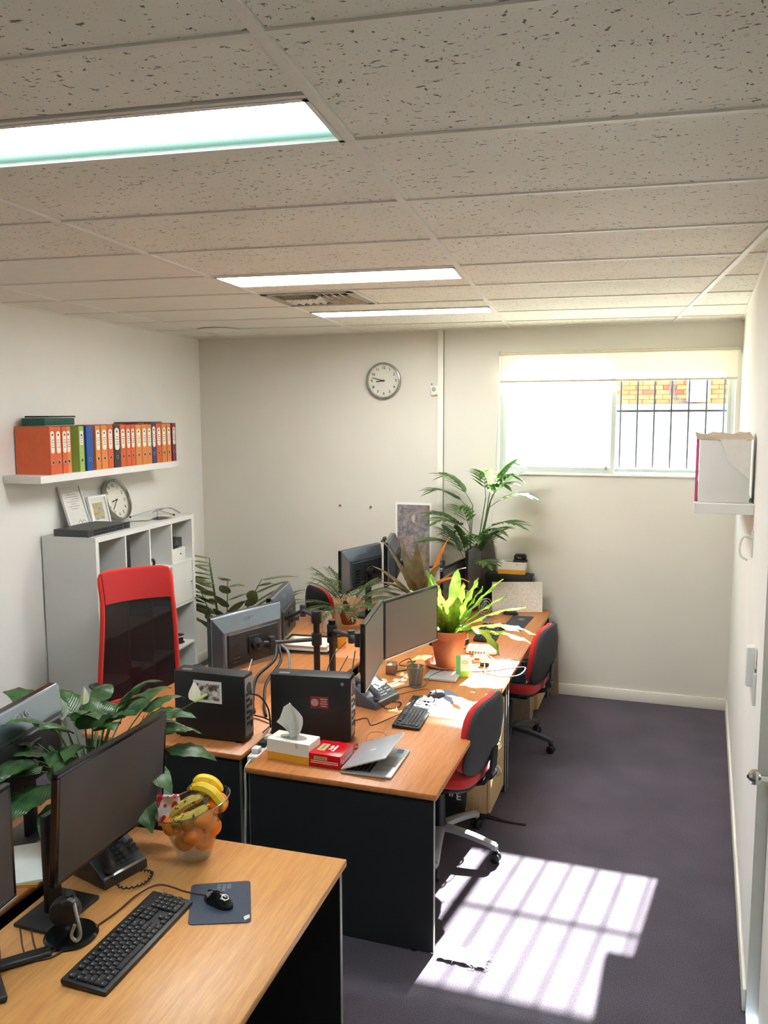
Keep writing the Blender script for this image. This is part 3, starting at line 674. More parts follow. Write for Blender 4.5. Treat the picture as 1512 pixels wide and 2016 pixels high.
# ---------------------------------------------------------------- screens
screen_m = None
def screen_mat():
    t = NT('dark_screen'); n = t.noise(t.coords(), 5, 2)
    t.link(t.ramp(n.outputs[0], [(.3, lin((64, 63, 65))), (.7, lin((76, 74, 76)))]), t.b.inputs['Base Color']); t.b.inputs['Roughness'].default_value = .42; return t.m
screen_m = screen_mat(); hazed_screen = mat('screen_reflection_haze', (104, 103, 100), .45, var=.03, scale=5)  # lighter screen copy: a bright wall's reflection painted into the base colour
lg_back = mat('monitor_back_gloss', (112, 122, 134), .32, .75, var=.03, scale=30, coat=.3)
logo_m = mat('logo_grey', (150, 156, 162), .35, .3)
def monitor(label, loc, rz, w=.52, h=.33, rx=0., style='thin', stand=None, logo=True, group=None, bez=.014, frame_m=None, strip=False, scr=None):
    """panel base centre at loc, screen looks to local -y; rx leans it"""
    t = thing('monitor', label, 'monitor', loc, rz, group or 'desk monitors')
    R = rotm(rx, 0, 0); dp = .022 if style == 'thin' else .030
    fm = frame_m or gloss_black
    g = G(); frame_xz(g, w, h, bez, dp, R); g.ob('bezel', fm, t)
    g = G(); g.box((0, dp*.5-.010, h/2), (w-2*bez+.002, .004, h-2*bez+.002), R); g.ob('screen', scr or screen_m, t, smooth=False)
    if strip: g = G(); g.box((0, -.0015, .005), (w-.004, .004, .008), R, bv=.0012, seg=1); g.ob('silver_strip', silver, t)
    if style == 'thin':
        g = G(); g.box((0, dp*.5+.004, h/2), (w-.004, .012, h-.004), R, bv=.003); g.box((0, dp*.5+.02, h*.45), (w*.62, .03, h*.62), R, bv=.012, seg=3); b = g.ob('back_cover', black, t)
    else:
        # tapered back like a shallow pyramid with a raised centre panel
        def ring(sx, sz0, sz1, y): return [R @ Vector(p) for p in ((-w/2*sx, y, sz0), (w/2*sx, y, sz0), (w/2*sx, y, sz1), (-w/2*sx, y, sz1))]
        g = G(); rs = [ring(.998, .002, h-.002, dp), ring(.992, .006, h-.006, dp+.008), ring(.84, h*.10, h*.77, dp+.046), ring(.80, h*.12, h*.74, dp+.050)]
        V = [[g.bm.verts.new(p) for p in r] for r in rs]
        for A, B in zip(V, V[1:]):
            for k in range(4): g.bm.faces.new((A[k], A[(k+1) % 4], B[(k+1) % 4], B[k]))
        g.bm.faces.new(V[-1]); g.bm.faces.new(V[0][::-1]); b = g.ob('back_cover', lg_back, t, ang=20)
        g = G(); g.box((0, dp+.054, h*.42), (w*.72, .014, h*.56), R, bv=.010, seg=3); g.ob('vent_panel', mat('monitor_vent_grey', (38, 40, 43), .45), b)
        g = G()
        for q in range(5): g.box((w*.26+.012*q*0, dp+.0615, h*(.22+.07*q)), (w*.1, .002, .006), R)
        g.ob('vent_slots', gloss_black, b)
        if logo:
            zc = h*.885; Ml = R @ at(.0, dp+.0275, zc, math.radians(62), 0, PI)
            text('lettering', 'LG', .032, logo_m, b, Ml @ at(-.036+.05, 0, .001), .0008)
            g = G(); g.tube([(-.030+.0135*math.cos(a), .0135*math.sin(a), .001) for a in [2*PI*k/24 for k in range(24)]], .0011, 5, Ml, closed=True)
            g.tube([(-.031, -.006, .001), (-.031, .006, .001)], .001, 5, Ml); g.tube([(-.031, -.006, .001), (-.025, -.006, .001)], .001, 5, Ml); g.ob('emblem', logo_m, b)
        g = G(); g.box((0, dp+.064, h*.45), (.10, .012, .10), R, bv=.003); g.lathe([(.034, 0), (.034, .02), (.018, .03), (.018, .05)], 20, R @ at(0, dp+.068, h*.45, -PI/2)); g.ob('arm_mount', black, t)
    if stand:
        zb = DZT-loc[2]; dx = stand.get('dx', 0); y0 = stand.get('y', .075)
        g = G(); g.box((dx, y0-.005, (zb+.006+h*.5)/2), (.06, .022, h*.5-zb-.006), bv=.005); g.ob('stand_neck', black, t)
        if stand['kind'] == 'oval':
            g = G(); g.lathe([(.115, 0), (.118, .004), (.112, .010), (.03, .016), (0, .016)], 32, at(dx, y0-.01, zb), sx=1.05, sy=.82); g.ob('stand_base', gloss_black, t)
        elif stand['kind'] == 'feet':
            for a in (-.75, .75):
                g = G(); g.box((dx+.075*math.sin(a), y0-.075*math.cos(a), zb+.010), (.042, .17, .018), bv=.008, seg=3, rz=a); g.ob('stand_foot', black, t)
        else:
            g = G(); g.box((dx, y0-.02, zb+.006), (.21, .15, .012), bv=.004); g.ob('stand_base', black, t)
    return t
def frame_xz(g, w, h, b, dp, R):
    for c, d in (((0, dp/2, b/2), (w, dp, b)), ((0, dp/2, h-b/2), (w, dp, b)), ((-w/2+b/2, dp/2, h/2), (b, dp, h-2*b)), ((w/2-b/2, dp/2, h/2), (b, dp, h-2*b))): g.box(c, d, R, bv=.0025, seg=1)
HP = PI/2
monitor('large dark monitor on the foreground desk, in front of the peace lily', (-1.668, 2.163, .845), 1.566, .555, .355, .085, stand={'kind': 'plate', 'dx': -.18, 'y': .10})
monitor('dark monitor cut off by the bottom left photo edge', (-1.655, 1.475, .895), 1.66, .555, .335, .0, strip=True, stand={'kind': 'feet', 'dx': .225, 'y': .06})
monitor('glossy monitor seen from behind at the left photo edge, beside the peace lily', (-2.245, 2.335, .865), -HP+.12, .50, .33, -.05, 'back', stand={'kind': 'plate', 'y': .085})
monitor('monitor seen from behind, left of the pair in front of the red mesh chair', (-2.246, 4.115, .813), 1.241+PI, .52, .33, 0, 'back')
monitor('tilted monitor seen from behind, farther one of the pair beside the red mesh chair', (-2.38, 4.80, .775), 1.80+PI, .52, .33, 0, 'back')
monitor('dark monitor turned edge-on above the desk phone', (-1.344, 3.781, .947), 1.737, .52, .325, strip=True, scr=hazed_screen)
monitor('dark monitor facing the viewer beside the terracotta pot', (-1.337, 4.383, .914), 1.261, .52, .325, stand=None, strip=True, scr=hazed_screen)
monitor('monitor seen from behind by the cream wall, above the small palm', (-2.24, 5.93, .90), 1.30+PI, .50, .32, 0, 'back', stand={'kind': 'plate', 'y': .1})
monitor('monitor with a webcam on top, edge-on in front of the wall poster', (-2.035, 6.02, .955), 1.792+PI, .52, .33, 0, 'back', logo=False)
monitor('dark monitor behind the bird nest fern, nearer of the far pair', (-1.46, 5.84, .84), 1.478, .50, .31, stand={'kind': 'plate'})
monitor('dark monitor in the far pair, next to the black computer with a tissue box', (-1.375, 6.12, .935), 1.577, .46, .30, stand=None)

# webcam on the far monitor
t = thing('webcam', 'small black webcam clipped to the far monitor in front of the poster', 'webcam', (-1.985, 5.81, 1.292), 1.8)
g = G(); g.box((0, 0, .018), (.07, .028, .026), bv=.010, seg=3); g.ob('body', black, t)
g = G(); g.box((0, .012, -.002), (.03, .03, .014), bv=.003); g.ob('clip', black, t)

# monitor arms: post on the desk, jointed arms
def post(label, x, y, h, arms):
    t = thing('screen_mount', label, 'monitor arm', (x, y, DZT), 0, 'black monitor arm posts between the desks')
    g = G(); g.box((0, 0, .006), (.11, .09, .012), bv=.003); g.ob('base_plate', black, t)
    g = G(); g.lathe([(.0185, .010), (.0185, h), (.015, h+.004), (0, h+.004)], 18); g.ob('post', black, t)
    g = G(); g.lathe([(.021, h-.03), (.021, h+.008), (.018, h+.012), (0, h+.012)], 18); g.ob('cap', gloss_black, t)
    for z, pts in arms:
        g = G(); g.lathe([(.028, z-.035), (.030, z-.03), (.030, z+.03), (.028, z+.035)], 18); c = g.ob('clamp', black, t)
        P = [Vector((0, 0, z))]+[Vector((p[0]-x, p[1]-y, p[2]-DZT)) for p in pts]
        for a, b in zip(P, P[1:]):
            g = G(); g.tube([a, b], .0115, 10); g.lathe([(.019, -.035), (.019, .035)], 14, Matrix.Translation(b)); g.ob('arm_segment', dark_grey, t)
    return t
post('taller black monitor arm post with two arms, left of the pair', -1.905, 4.36, .375, [(.235, [(-2.10, 4.18, .945), (-2.20, 4.13, .95)]), (.365, [(-2.08, 4.56, 1.045), (-2.30, 4.76, .93)])])
post('shorter black monitor arm post with silver joint, right of the pair', -1.80, 4.34, .35, [(.30, [(-1.62, 4.18, 1.02), (-1.46, 3.86, 1.10)]), (.265, [(-1.60, 4.42, .99), (-1.43, 4.40, 1.06)])])
post('black monitor arm post behind the cordyline on the far desks', -1.80, 6.02, .42, [(.36, [(-1.62, 6.10, 1.08), (-1.44, 6.12, 1.08)]), (.30, [(-1.92, 6.06, 1.05), (-2.0, 6.02, 1.08)])])
t = thing('screen_mount', 'grey bent-tube monitor arm between the two foreground monitors', 'monitor arm', (-2.05, 2.36, DZT))
arm_grey = mat('arm_grey_metal', (156, 156, 150), .35, .6)
g = G(); g.box((0, 0, .006), (.1, .09, .012), bv=.003); g.ob('base_plate', arm_grey, t)
g = G(); g.tube(curve([(0, 0, .01), (0, 0, .10), (.005, .03, .15), (.03, .09, .165), (.10, .12, .175)], 6), .020, 12); g.ob('tube', arm_grey, t)
g = G(); g.tube(curve([(0, .02, .11), (.05, .07, .12), (.12, .08, .12)], 6), .011, 10); g.ob('lower_tube', arm_grey, t)

# ---------------------------------------------------------------- computers
case_m = mat('computer_case', (27, 28, 30), .5, var=.12, scale=220)
panel_m = mat('rear_panel_steel', (150, 152, 152), .35, .7, var=.1, scale=50)
def tower(label, loc, rz, w, d, h, rear=True):
    """w along the broad side (x), d thin (y)"""
    t = thing('computer_tower', label, 'computer', loc, rz, 'black desktop computers')
    g = G(); g.box((0, 0, h/2+.004), (w, d, h-.008), bv=.006); g.ob('case', case_m, t)
    for sx in (-1, 1):
        for sy in (-1, 1): g = G(); g.box((sx*w*.4, sy*d*.32, .002), (.03, .02, .004)); g.ob('foot', black, t, smooth=False)
    g = G(); g.box((w/2+.001, 0, h/2+.01), (.003, d*.84, h-.05)); p = g.ob('rear_panel', panel_m, t, smooth=False)
    g = G()
    for q in range(6): g.box((w/2+.003, -d*.12, h*.28+.028*q), (.004, d*.34, .012))
    for q in range(4): g.box((w/2+.003, d*.22, h*.25+.05*q), (.004, d*.18, .028))
    g.ob('port', black, p, smooth=False)
    g = G(); g.lathe([(.024, 0), (.024, .003)], 20, at(w/2+.001, 0, h*.80, 0, PI/2)); g.ob('fan_grille', dark_grey, p)
    g = G(); g.box((-w*.34, -d*.2, h+.0005), (.05, .02, .002)); g.ob('badge', mid_grey, t, smooth=False)
    return t
def photo_mat():
    t = NT('photo_print'); v = t.coords((1, 1, 1)); n = t.noise(v, 24, 3, .6); n2 = t.noise(v, 26, 2)
    a = t.ramp(n.outputs[0], [(.36, lin((30, 40, 34))), (.46, lin((112, 96, 86))), (.54, lin((214, 206, 198))), (.66, lin((242, 240, 236)))])
    b = t.ramp(n2.outputs[0], [(.66, (0, 0, 0, 1)), (.72, (.8, .8, .8, 1))])
    t.link(t.mix(b, a, lin((176, 82, 92))), t.b.inputs['Base Color']); t.b.inputs['Roughness'].default_value = .4; return t.m
t1 = tower('black computer tower with a photo stuck on its side', (-2.018, 3.395, DZT), math.radians(1.7), .365, .095, .325)
g = G(); g.box((-.005, -.0483, .235), (.147, .0012, .105)); f = g.ob('photo_border', paper, t1, smooth=False)
g = G(); g.box((-.002, -.0490, .235), (.118, .0012, .078)); g.ob('photo', photo_mat(), f, smooth=False)
t2 = tower('black computer tower with a small red sticker behind the tissue box', (-1.568, 3.535, DZT), math.radians(8.4), .385, .10, .315)
g = G(); g.box((.045, -.0505, .190), (.086, .0012, .056)); f = g.ob('sticker', mat('sticker_red', (132, 30, 34), .5, var=.2, scale=90), t2, smooth=False)
g = G(); g.lathe([(.018, 0), (.018, .0008)], 20, at(.022, -.0512, .190, PI/2)); g.ob('sticker_emblem', mat('sticker_pale', (176, 140, 134), .6, var=.4, scale=300), f)
g = G()
for q in range(4): g.box((.066, -.0514, .207-.011*q), (.034-.006*(q % 2), .0008, .0035))
g.ob('sticker_print', mat('sticker_print', (206, 170, 166), .6), f, smooth=False)
g = G(); g.lathe([(.008, 0), (.008, .003)], 12, at(.155, -.0505, .285, PI/2)); g.ob('lock_slot', silver, t2)
tower('black computer on the far desk with a tissue box and hole punch on top', (-1.185, 6.515, DZT), .02, .375, .10, .27)

# ---------------------------------------------------------------- keyboards
key_m = mat('key_black', (38, 39, 41), .38); legend = mat('key_legend', (150, 152, 152), .6)
ROWS = [[1, -1, 1, 1, 1, 1, -.5, 1, 1, 1, 1, -.5, 1, 1, 1, 1, -.25, 1, 1, 1], [1]*13+[2, -.25, 1, 1, 1, -.25, 1, 1, 1, 1],
        [1.5]+[1]*12+[1.5, -.25, 1, 1, 1, -.25, 1, 1, 1, 1], [1.75]+[1]*11+[2.25, -3.5, 1, 1, 1], [2.25]+[1]*10+[2.75, -1.25, 1, -1.25, 1, 1, 1, 1], [1.25, 1.25, 1.25, 6.25, 1.25, 1.25, 1.25, 1.25, -.25, 1, 1, 1, -.25, 2, 1]]
def keyboard(label, loc, rz, L=.445, W=.145, single=True, white_front=False, km=None):
    """long side along local x, the user sits at local -y"""
    t = thing('keyboard', label, 'keyboard', loc, rz, 'black office keyboards')
    P = L/23.3; tilt = rotm(.06, 0, 0)
    g = G(); g.box((0, 0, .010), (L, W, .016), tilt, bv=.005, seg=2); g.ob('case', black, t)
    if single:
        g = G(); g.box((0, -W/2+.008, .011), (L-.01, .014, .010), tilt, bv=.003); g.ob('front_strip', dark_grey, t)
    keys = {}; allg = G()
    y0 = W/2-.026
    for r, row in enumerate(ROWS):
        x = -L/2+.010; yy = y0-(r*P+(.006 if r else 0))*(W-.03)/(6*P+.006)
        for k in row:
            if k > 0:
                wk = k*P-.0022; M = tilt @ at(x+k*P/2, yy, .021)
                if single:
                    if k not in keys:
                        g = G(); g.box((0, 0, 0), (wk, P*.86, .008), bv=.0022, seg=1)
                        keys[k] = g.mesh('key', key_m); 
                        g = G(); g.box((-min(wk*.2, .003), .002, .0043), (.0042, .0035, .0005)); keys[(k, 'l')] = g.mesh('legend', legend, False)
                    ko = link('key', keys[k], t, M)
                    if k < 6: link('legend', keys[(k, 'l')], ko)
                else: allg.box((0, 0, 0), (wk, P*.80, .008), M, bv=.002, seg=1)
            x += abs(k)*P
    if not single: o = allg.ob('keys', km or key_m, t); o['kind'] = 'stuff'
    return t
keyboard('black keyboard lying on the foreground desk', (-1.443, 1.931, DZT), HP+.02)
keyboard('black keyboard with pale legends on the laptop desk beside the sunlit mouse pad', (-1.195, 3.985, DZT), HP+.06, .445, .140, False, km=mat('key_grey', (70, 72, 75), .4))
keyboard('black keyboard on the far desk below the drooping fern frond', (-1.165, 5.645, DZT), HP+.06, .45, .15, False)
# ---------------------------------------------------------------- plants
def blade(g, base, az, el, L, W, droop=1.0, n=9, fold=.2, shape='lance', wave=0., twist=0., ph=0.):
    """one leaf blade; az/el of its start, droop bends it down along the way; returns the tip"""
    d = Vector((math.cos(az)*math.cos(el), math.sin(az)*math.cos(el), math.sin(el))); p = Vector(base)
    side = Vector((-math.sin(az), math.cos(az), 0)); rows = []
    for i in range(n+1):
        t = i/n
        if shape == 'lance': w = math.sin(PI*min(1, t**.75*.97+.03))**.85
        elif shape == 'strap': w = min(1, .35+2.2*t)*(1 if t < .72 else math.cos((t-.72)/.28*PI/2)**.7)
        else: w = math.sin(PI*t**.62)**.8
        w = max(w, .02)*W/2
        tw = twist*t; s2 = side*math.cos(tw)+side.cross(d)*math.sin(tw); nr = s2.cross(d).normalized()
        rows.append([p+s2*u*w+nr*(fold*abs(u)*w+(wave*math.sin(9*t*3+ph+(1.5 if u > 0 else 0))*abs(u)*W if abs(u) > .9 else 0)) for u in (-1, -.5, 0, .5, 1)])
        if i < n:
            p = p+d*(L/n); ax = side; d = (d-Vector((0, 0, droop*(.35+1.3*t)/n))).normalized()
    g.sheet(rows); return p
def stem(g, a, b, r0, r1, sag=0., n=6):
    a, b = Vector(a), Vector(b); pts = [a.lerp(b, k/n)+Vector((0, 0, sag*math.sin(PI*k/n))) for k in range(n+1)]
    g.tube(pts, [r0+(r1-r0)*k/n for k in range(n+1)], 6); return pts
def leaf_obj(parent, mats, fn, name='leaf'):
    g = G(); g.open = True; fn(g); return g.ob(name, mats, parent, ang=80)
def pot(t, r0, r1, h, m, rim=True, z=0.):
    g = G(); pr = [(r0*.95, z), (r0, z+.006), (r1, z+h*.80)]+([(r1*1.10, z+h*.80), (r1*1.12, z+h)] if rim else [(r1*1.02, z+h)])+[(r1*.98, z+h), (r1*.94, z+h*.86), (0, z+h*.86)]
    g.lathe(pr, 36); g.ob('pot', m, t)
    g = G(); g.lathe([(r1*.95, z+h*.86), (r1*.5, z+h*.90), (0, z+h*.91)], 24, cap=False); g.ob('soil', soil, t)
stem_green = mat('stem_green', (70, 104, 52), .5, var=.15, scale=20)
stem_brown = mat('stem_brown', (98, 84, 62), .7, var=.2, scale=30)

# peace lily on the foreground desk
lily_m = leaf_mat('peace_lily_leaf', (36, 70, 40), (88, 126, 76), .25, .25)
lily_dry = leaf_mat('dry_leaf', (110, 86, 56), (166, 142, 96), .6, .2)
t = thing('peace_lily', 'leafy peace lily with one white flower behind the foreground monitor', 'plant', (-2.035, 2.515, DZT))
pot(t, .065, .088, .16, black)
R5 = random.Random(12)
specs = [(3.6, .9, .24, .16, .11), (2.6, 1.0, .24, .19, .12), (1.2, 1.05, .24, .20, .11), (.3, .95, .25, .21, .12), (-.5, .8, .24, .21, .13), (-1.2, .75, .22, .20, .12), (-1.9, .7, .20, .20, .12), (-2.6, .75, .22, .19, .11),
         (.8, .7, .22, .2, .11), (-.2, .55, .24, .2, .12), (-.9, .5, .21, .19, .12), (-1.6, .45, .20, .2, .13), (-2.3, .5, .2, .19, .12), (3.1, .6, .22, .18, .1), (1.9, .8, .22, .18, .1), (-.4, .3, .25, .19, .11), (-1.3, .25, .19, .2, .12), (-.75, 1.2, .26, .2, .11), (-1.75, 1.15, .25, .2, .12), (.1, 1.25, .3, .2, .1), (-2.9, 1.1, .28, .18, .11), (-.1, .15, .22, .19, .1), (-2.0, .2, .2, .2, .12), (.55, .42, .26, .18, .1), (-1.0, .95, .24, .18, .1), (-2.2, .9, .25, .2, .12)]
R5b = random.Random(44)
for q in range(22):
    specs.append((R5b.uniform(-3.1, 3.1), R5b.uniform(.7, 1.35), R5b.uniform(.20, .30), R5b.uniform(.13, .17), R5b.uniform(.075, .10)))
for az, el, ls, L, W in specs:
    def f(g, az=az, el=el, ls=ls, L=L, W=W):
        a = Vector((.02*math.cos(az), .02*math.sin(az), .14)); d = Vector((math.cos(az)*math.cos(el), math.sin(az)*math.cos(el), math.sin(el)))
        g.mi = 1; P = stem(g, a, a+d*ls*1.08, .0035, .0025, .012); g.mi = 0
        blade(g, P[-1], az+R5.uniform(-.2, .2), el-.30, L*1.22, W*1.18, 1.7, 9, .22, 'ovate', .03, R5.uniform(-.3, .3), R5.uniform(0, 6))
    leaf_obj(t, [lily_m, stem_green], f)
def f(g):
    g.mi = 1; P = stem(g, (-.02, -.02, .14), (-.17, .06, .42), .003, .002); g.mi = 0; blade(g, P[-1], 2.9, .1, .17, .05, 1.0, 8, .8, 'lance', .1, 1.0)
leaf_obj(t, [lily_dry, stem_brown], f)
def f(g):
    g.mi = 1; P = stem(g, (.03, .0, .15), (.40, .10, .475), .003, .0022, .03); g.mi = 0
    blade(g, P[-1], 2.2, 1.35, .075, .045, 1.9, 8, .5, 'ovate', .0, .4)
    g.mi = 2; g.tube([P[-1], P[-1]+Vector((.02, .012, .012)), P[-1]+Vector((.042, .02, .026))], [.005, .006, .004], 8)
leaf_obj(t, [leaf_mat('white_spathe', (226, 226, 196), (246, 246, 226), .5, .4), stem_green, mat('pale_green_spadix', (196, 206, 120), .6)], f, 'flower')
def f(g):
    g.mi = 1; P = stem(g, (0, 0, .15), (-.0, -.02, .46), .003, .002); g.mi = 0; blade(g, P[-1], -.6, 1.3, .08, .035, .4, 7, .9, 'lance')
leaf_obj(t, [leaf_mat('white_spathe', (226, 226, 196), (246, 246, 226)), stem_green], f, 'flower_bud')

# variegated leafy plant beside the bookshelf
var_m = leaf_mat('variegated_leaf', (62, 88, 46), (112, 134, 74), .4, .25, .9, (206, 204, 150))
t = thing('variegated_plant', 'tall plant with green and cream striped leaves beside the white bookshelf', 'plant', (-3.47, 6.06, 0))
pot(t, .10, .13, .27, black)
R6 = random.Random(5)
for az, el, L, nl in ((-1.9, 1.42, .84, 11), (-2.4, 1.45, .78, 10), (-.95, 1.25, .70, 9), (-.35, 1.02, .80, 10), (-1.9, 1.2, .60, 9), (0.2, .88, .62, 8)):
    a = Vector((.03*math.cos(az), .03*math.sin(az), .24)); d = Vector((math.cos(az)*math.cos(el), math.sin(az)*math.cos(el), math.sin(el)))
    g = G(); P = stem(g, a, a+d*L, .007, .003, .03, 10); so = g.ob('stalk', stem_green, t)
    for k in range(nl):
        q = P[min(10, 3+int(k*7/(nl-1)))]
        def f(g, q=q, k=k): blade(g, q, az+(.75 if k % 2 else -.75)*(1-.5*k/nl)+R6.uniform(-.25, .25), .75-.45*k/nl+R6.uniform(-.1, .1), R6.uniform(.30, .40)*(.72 if math.cos(az) < 0 else 1), R6.uniform(.078, .098), .55, 9, .3, 'lance', 0, R6.uniform(-.4, .4))
        leaf_obj(so, var_m, f)

# bird nest fern in a terracotta pot
fern_m = leaf_mat('nest_fern_leaf', (70, 112, 36), (148, 180, 66), .3, .42)
t = thing('bird_nest_fern', 'sunlit bird nest fern in a terracotta pot on a saucer, beside the screens', 'plant', (-1.243, 4.822, DZT))
g = G(); g.lathe([(.095, .0), (.118, .004), (.142, .028), (.137, .030), (.112, .010), (0, .009)], 40); g.ob('saucer', terracotta, t)
pot(t, .075, .106, .225, terracotta, True, .010)
R7 = random.Random(3)
for az, el, L, W, dr in ((1.5, 1.25, .40, .07, .6), (2.4, 1.2, .38, .075, .9), (-2.6, 1.1, .36, .07, .9), (3.3, .95, .36, .065, .9), (-.1, .80, .44, .065, .5), (.2, .62, .48, .07, .8), (-.25, .50, .46, .07, 1.0), (.1, .42, .52, .07, 1.15), (-.45, .62, .44, .07, 2.6), (-.1, .30, .50, .065, .9),
                      (-1.3, 1.2, .30, .075, .9), (-.9, 1.25, .28, .08, .7), (-1.7, 1.1, .30, .07, .8), (.8, 1.15, .38, .07, .7), (-2.1, 1.0, .34, .06, 1.0), (.45, .95, .46, .065, .6), (2.9, 1.3, .40, .07, .5), (-.6, 1.3, .36, .07, .4), (-1.9, 1.35, .30, .06, .3), (.0, 1.1, .36, .06, .5), (3.0, .6, .40, .05, .9), (2.2, .7, .42, .06, 1.0)):
    def f(g): blade(g, (.02*math.cos(az), .02*math.sin(az), .20), az, el, L, W, dr, 14, .25, 'strap', .13, R7.uniform(-.3, .3), R7.uniform(0, 6))
    leaf_obj(t, fern_m, f)
def f(g): blade(g, (-.02, -.02, .21), -1.8, 1.2, .30, .05, 1.0, 10, .5, 'strap', .1)
leaf_obj(t, leaf_mat('browned_leaf', (170, 110, 40), (206, 150, 60), .5, .4), f)

# cordyline with brown and orange leaves
cor_m = leaf_mat('cordyline_leaf', (82, 74, 54), (128, 112, 78), .35, .4)
cor_o = leaf_mat('cordyline_orange', (196, 104, 24), (226, 140, 40), .35, .5)
t = thing('cordyline_plant', 'cordyline with brown and orange strap leaves on the far desk', 'plant', (-1.625, 5.50, DZT))
pot(t, .06, .08, .15, dark_grey)
g = G(); stem(g, (0, 0, .13), (0, 0, .34), .012, .009); g.ob('trunk', stem_brown, t)
R8 = random.Random(9)
for i, (az, el, L, W, dr) in enumerate(((2.7, 1.25, .44, .075, .5), (3.3, .85, .40, .075, .9), (-2.4, .75, .38, .07, 1.4), (-1.4, 1.3, .40, .08, .4), (.1, 1.2, .44, .085, .5), (-.3, .75, .42, .075, 1.5), (.6, .9, .40, .07, 1.2), (1.6, 1.2, .42, .075, .5), (2.1, .9, .40, .07, 1.0), (-1.9, 1.05, .36, .07, .9), (3.0, 1.05, .46, .07, .7), (-.7, 1.0, .36, .07, 1.0), (-2.9, .5, .36, .065, 1.3), (.3, .55, .36, .06, 1.3))):
    def f(g): blade(g, (.008*math.cos(az), .008*math.sin(az), .22+.012*(i % 6)), az, el, L*1.05, W*1.25, dr, 10, .35, 'lance', .03, R8.uniform(-.4, .4))
    leaf_obj(t, cor_o if i in (4, 5) else cor_m, f)

# palms: each frond is one part (rachis with leaflets)
def frond(g, base, az, el, L, droop, nl, ll, lw, back=.9, r=.003):
    d = Vector((math.cos(az)*math.cos(el), math.sin(az)*math.cos(el), math.sin(el))); p = Vector(base); pts = [p.copy()]; n = 14
    for i in range(n): p = p+d*(L/n); d = (d-Vector((0, 0, droop*(.3+1.2*i/n)/n))).normalized(); pts.append(p.copy())
    g.mi = 1; g.tube(pts, [r*(1-.7*i/n) for i in range(n+1)], 5); g.mi = 0
    for k in range(nl):
        t = .34+.64*k/(nl-1); q = pts[int(t*n)].lerp(pts[min(n, int(t*n)+1)], t*n-int(t*n)); e = math.atan2((pts[min(n, int(t*n)+1)]-pts[int(t*n)]).z, max(.01, (pts[min(n, int(t*n)+1)]-pts[int(t*n)]).xy.length))
        for s in (-1, 1): blade(g, q, az+s*back*(1-.45*t), e*.6+.1, ll*(1-.35*abs(t-.6)*1.6), lw, .9, 5, .25, 'lance')
    blade(g, pts[-1], az, -.3, ll*.7, lw, .5, 5, .25, 'lance')
palm_m = leaf_mat('palm_leaf', (66, 100, 58), (124, 158, 92), .35, .5)
t = thing('parlour_palm', 'tall parlour palm with thin stems in front of the cable trunking, under the window', 'plant', (-1.46, 6.335, DZT))
pot(t, .06, .08, .16, dark_grey)
R9 = random.Random(21)
PF = [(-.5, 1.05, .86, .30, 1.3, .16), (-.1, 1.15, .92, .30, 1.2, .15), (-.9, .95, .84, .30, 1.4, .15), (.1, .7, .80, .30, 1.2, .14), (-1.5, 1.1, .88, .28, 1.2, .12),
      (2.9, 1.0, .82, .34, 1.2, .02), (-2.6, .85, .78, .34, 1.3, .0), (-2.2, .7, .60, .34, 1.1, .0), (3.0, .8, .58, .34, 1.1, -.02), (-1.7, 1.0, .62, .30, 1.0, .0), (-.7, .8, .52, .30, 1.0, .06), (-.3, .6, .62, .30, 1.1, .10), (-2.8, .6, .44, .34, .9, -.02), (-1.2, 1.0, .42, .28, 1.0, .02), (-.4, 1.1, .38, .30, .9, .04), (-2.0, 1.2, .40, .28, .9, -.02), (2.8, 1.1, .36, .3, .9, -.03), (-1.0, .6, .34, .28, 1.0, .04)]
for i, (az, el, z0, L, dr, lx) in enumerate(PF):
    b = Vector((.03*math.cos(az*3), .03*math.sin(az*3), .13))
    def f(g):
        g.mi = 1; P = stem(g, b, Vector((lx, -.02, z0)), .005, .004); g.mi = 0
        frond(g, P[-1], az, el, L, dr, 6, .19, .042, 1.0)
    leaf_obj(t, [palm_m, stem_green], f, 'frond')
small_m = leaf_mat('small_palm_leaf', (60, 82, 48), (112, 126, 78), .45, .3)
t = thing('small_palm', 'small feathery palm in a brown pot on the far desk', 'plant', (-2.20, 5.62, DZT))
pot(t, .05, .068, .10, mat('brown_pot', (150, 74, 50), .6, var=.1))
for i in range(26):
    az = i*2.4; el = .45+.75*((i*7) % 5)/5
    def f(g): frond(g, (.01*math.cos(az), .01*math.sin(az), .09), az, el, .34+.08*((i*3) % 4)/4, 1.1, 10, .095, .014, .95, .002)
    leaf_obj(t, [small_m, stem_green], f, 'frond')
def f(g): blade(g, (.0, -.02, .09), -1.4, 1.1, .16, .05, 1.6, 8, .3, 'lance')
leaf_obj(t, small_m, f)
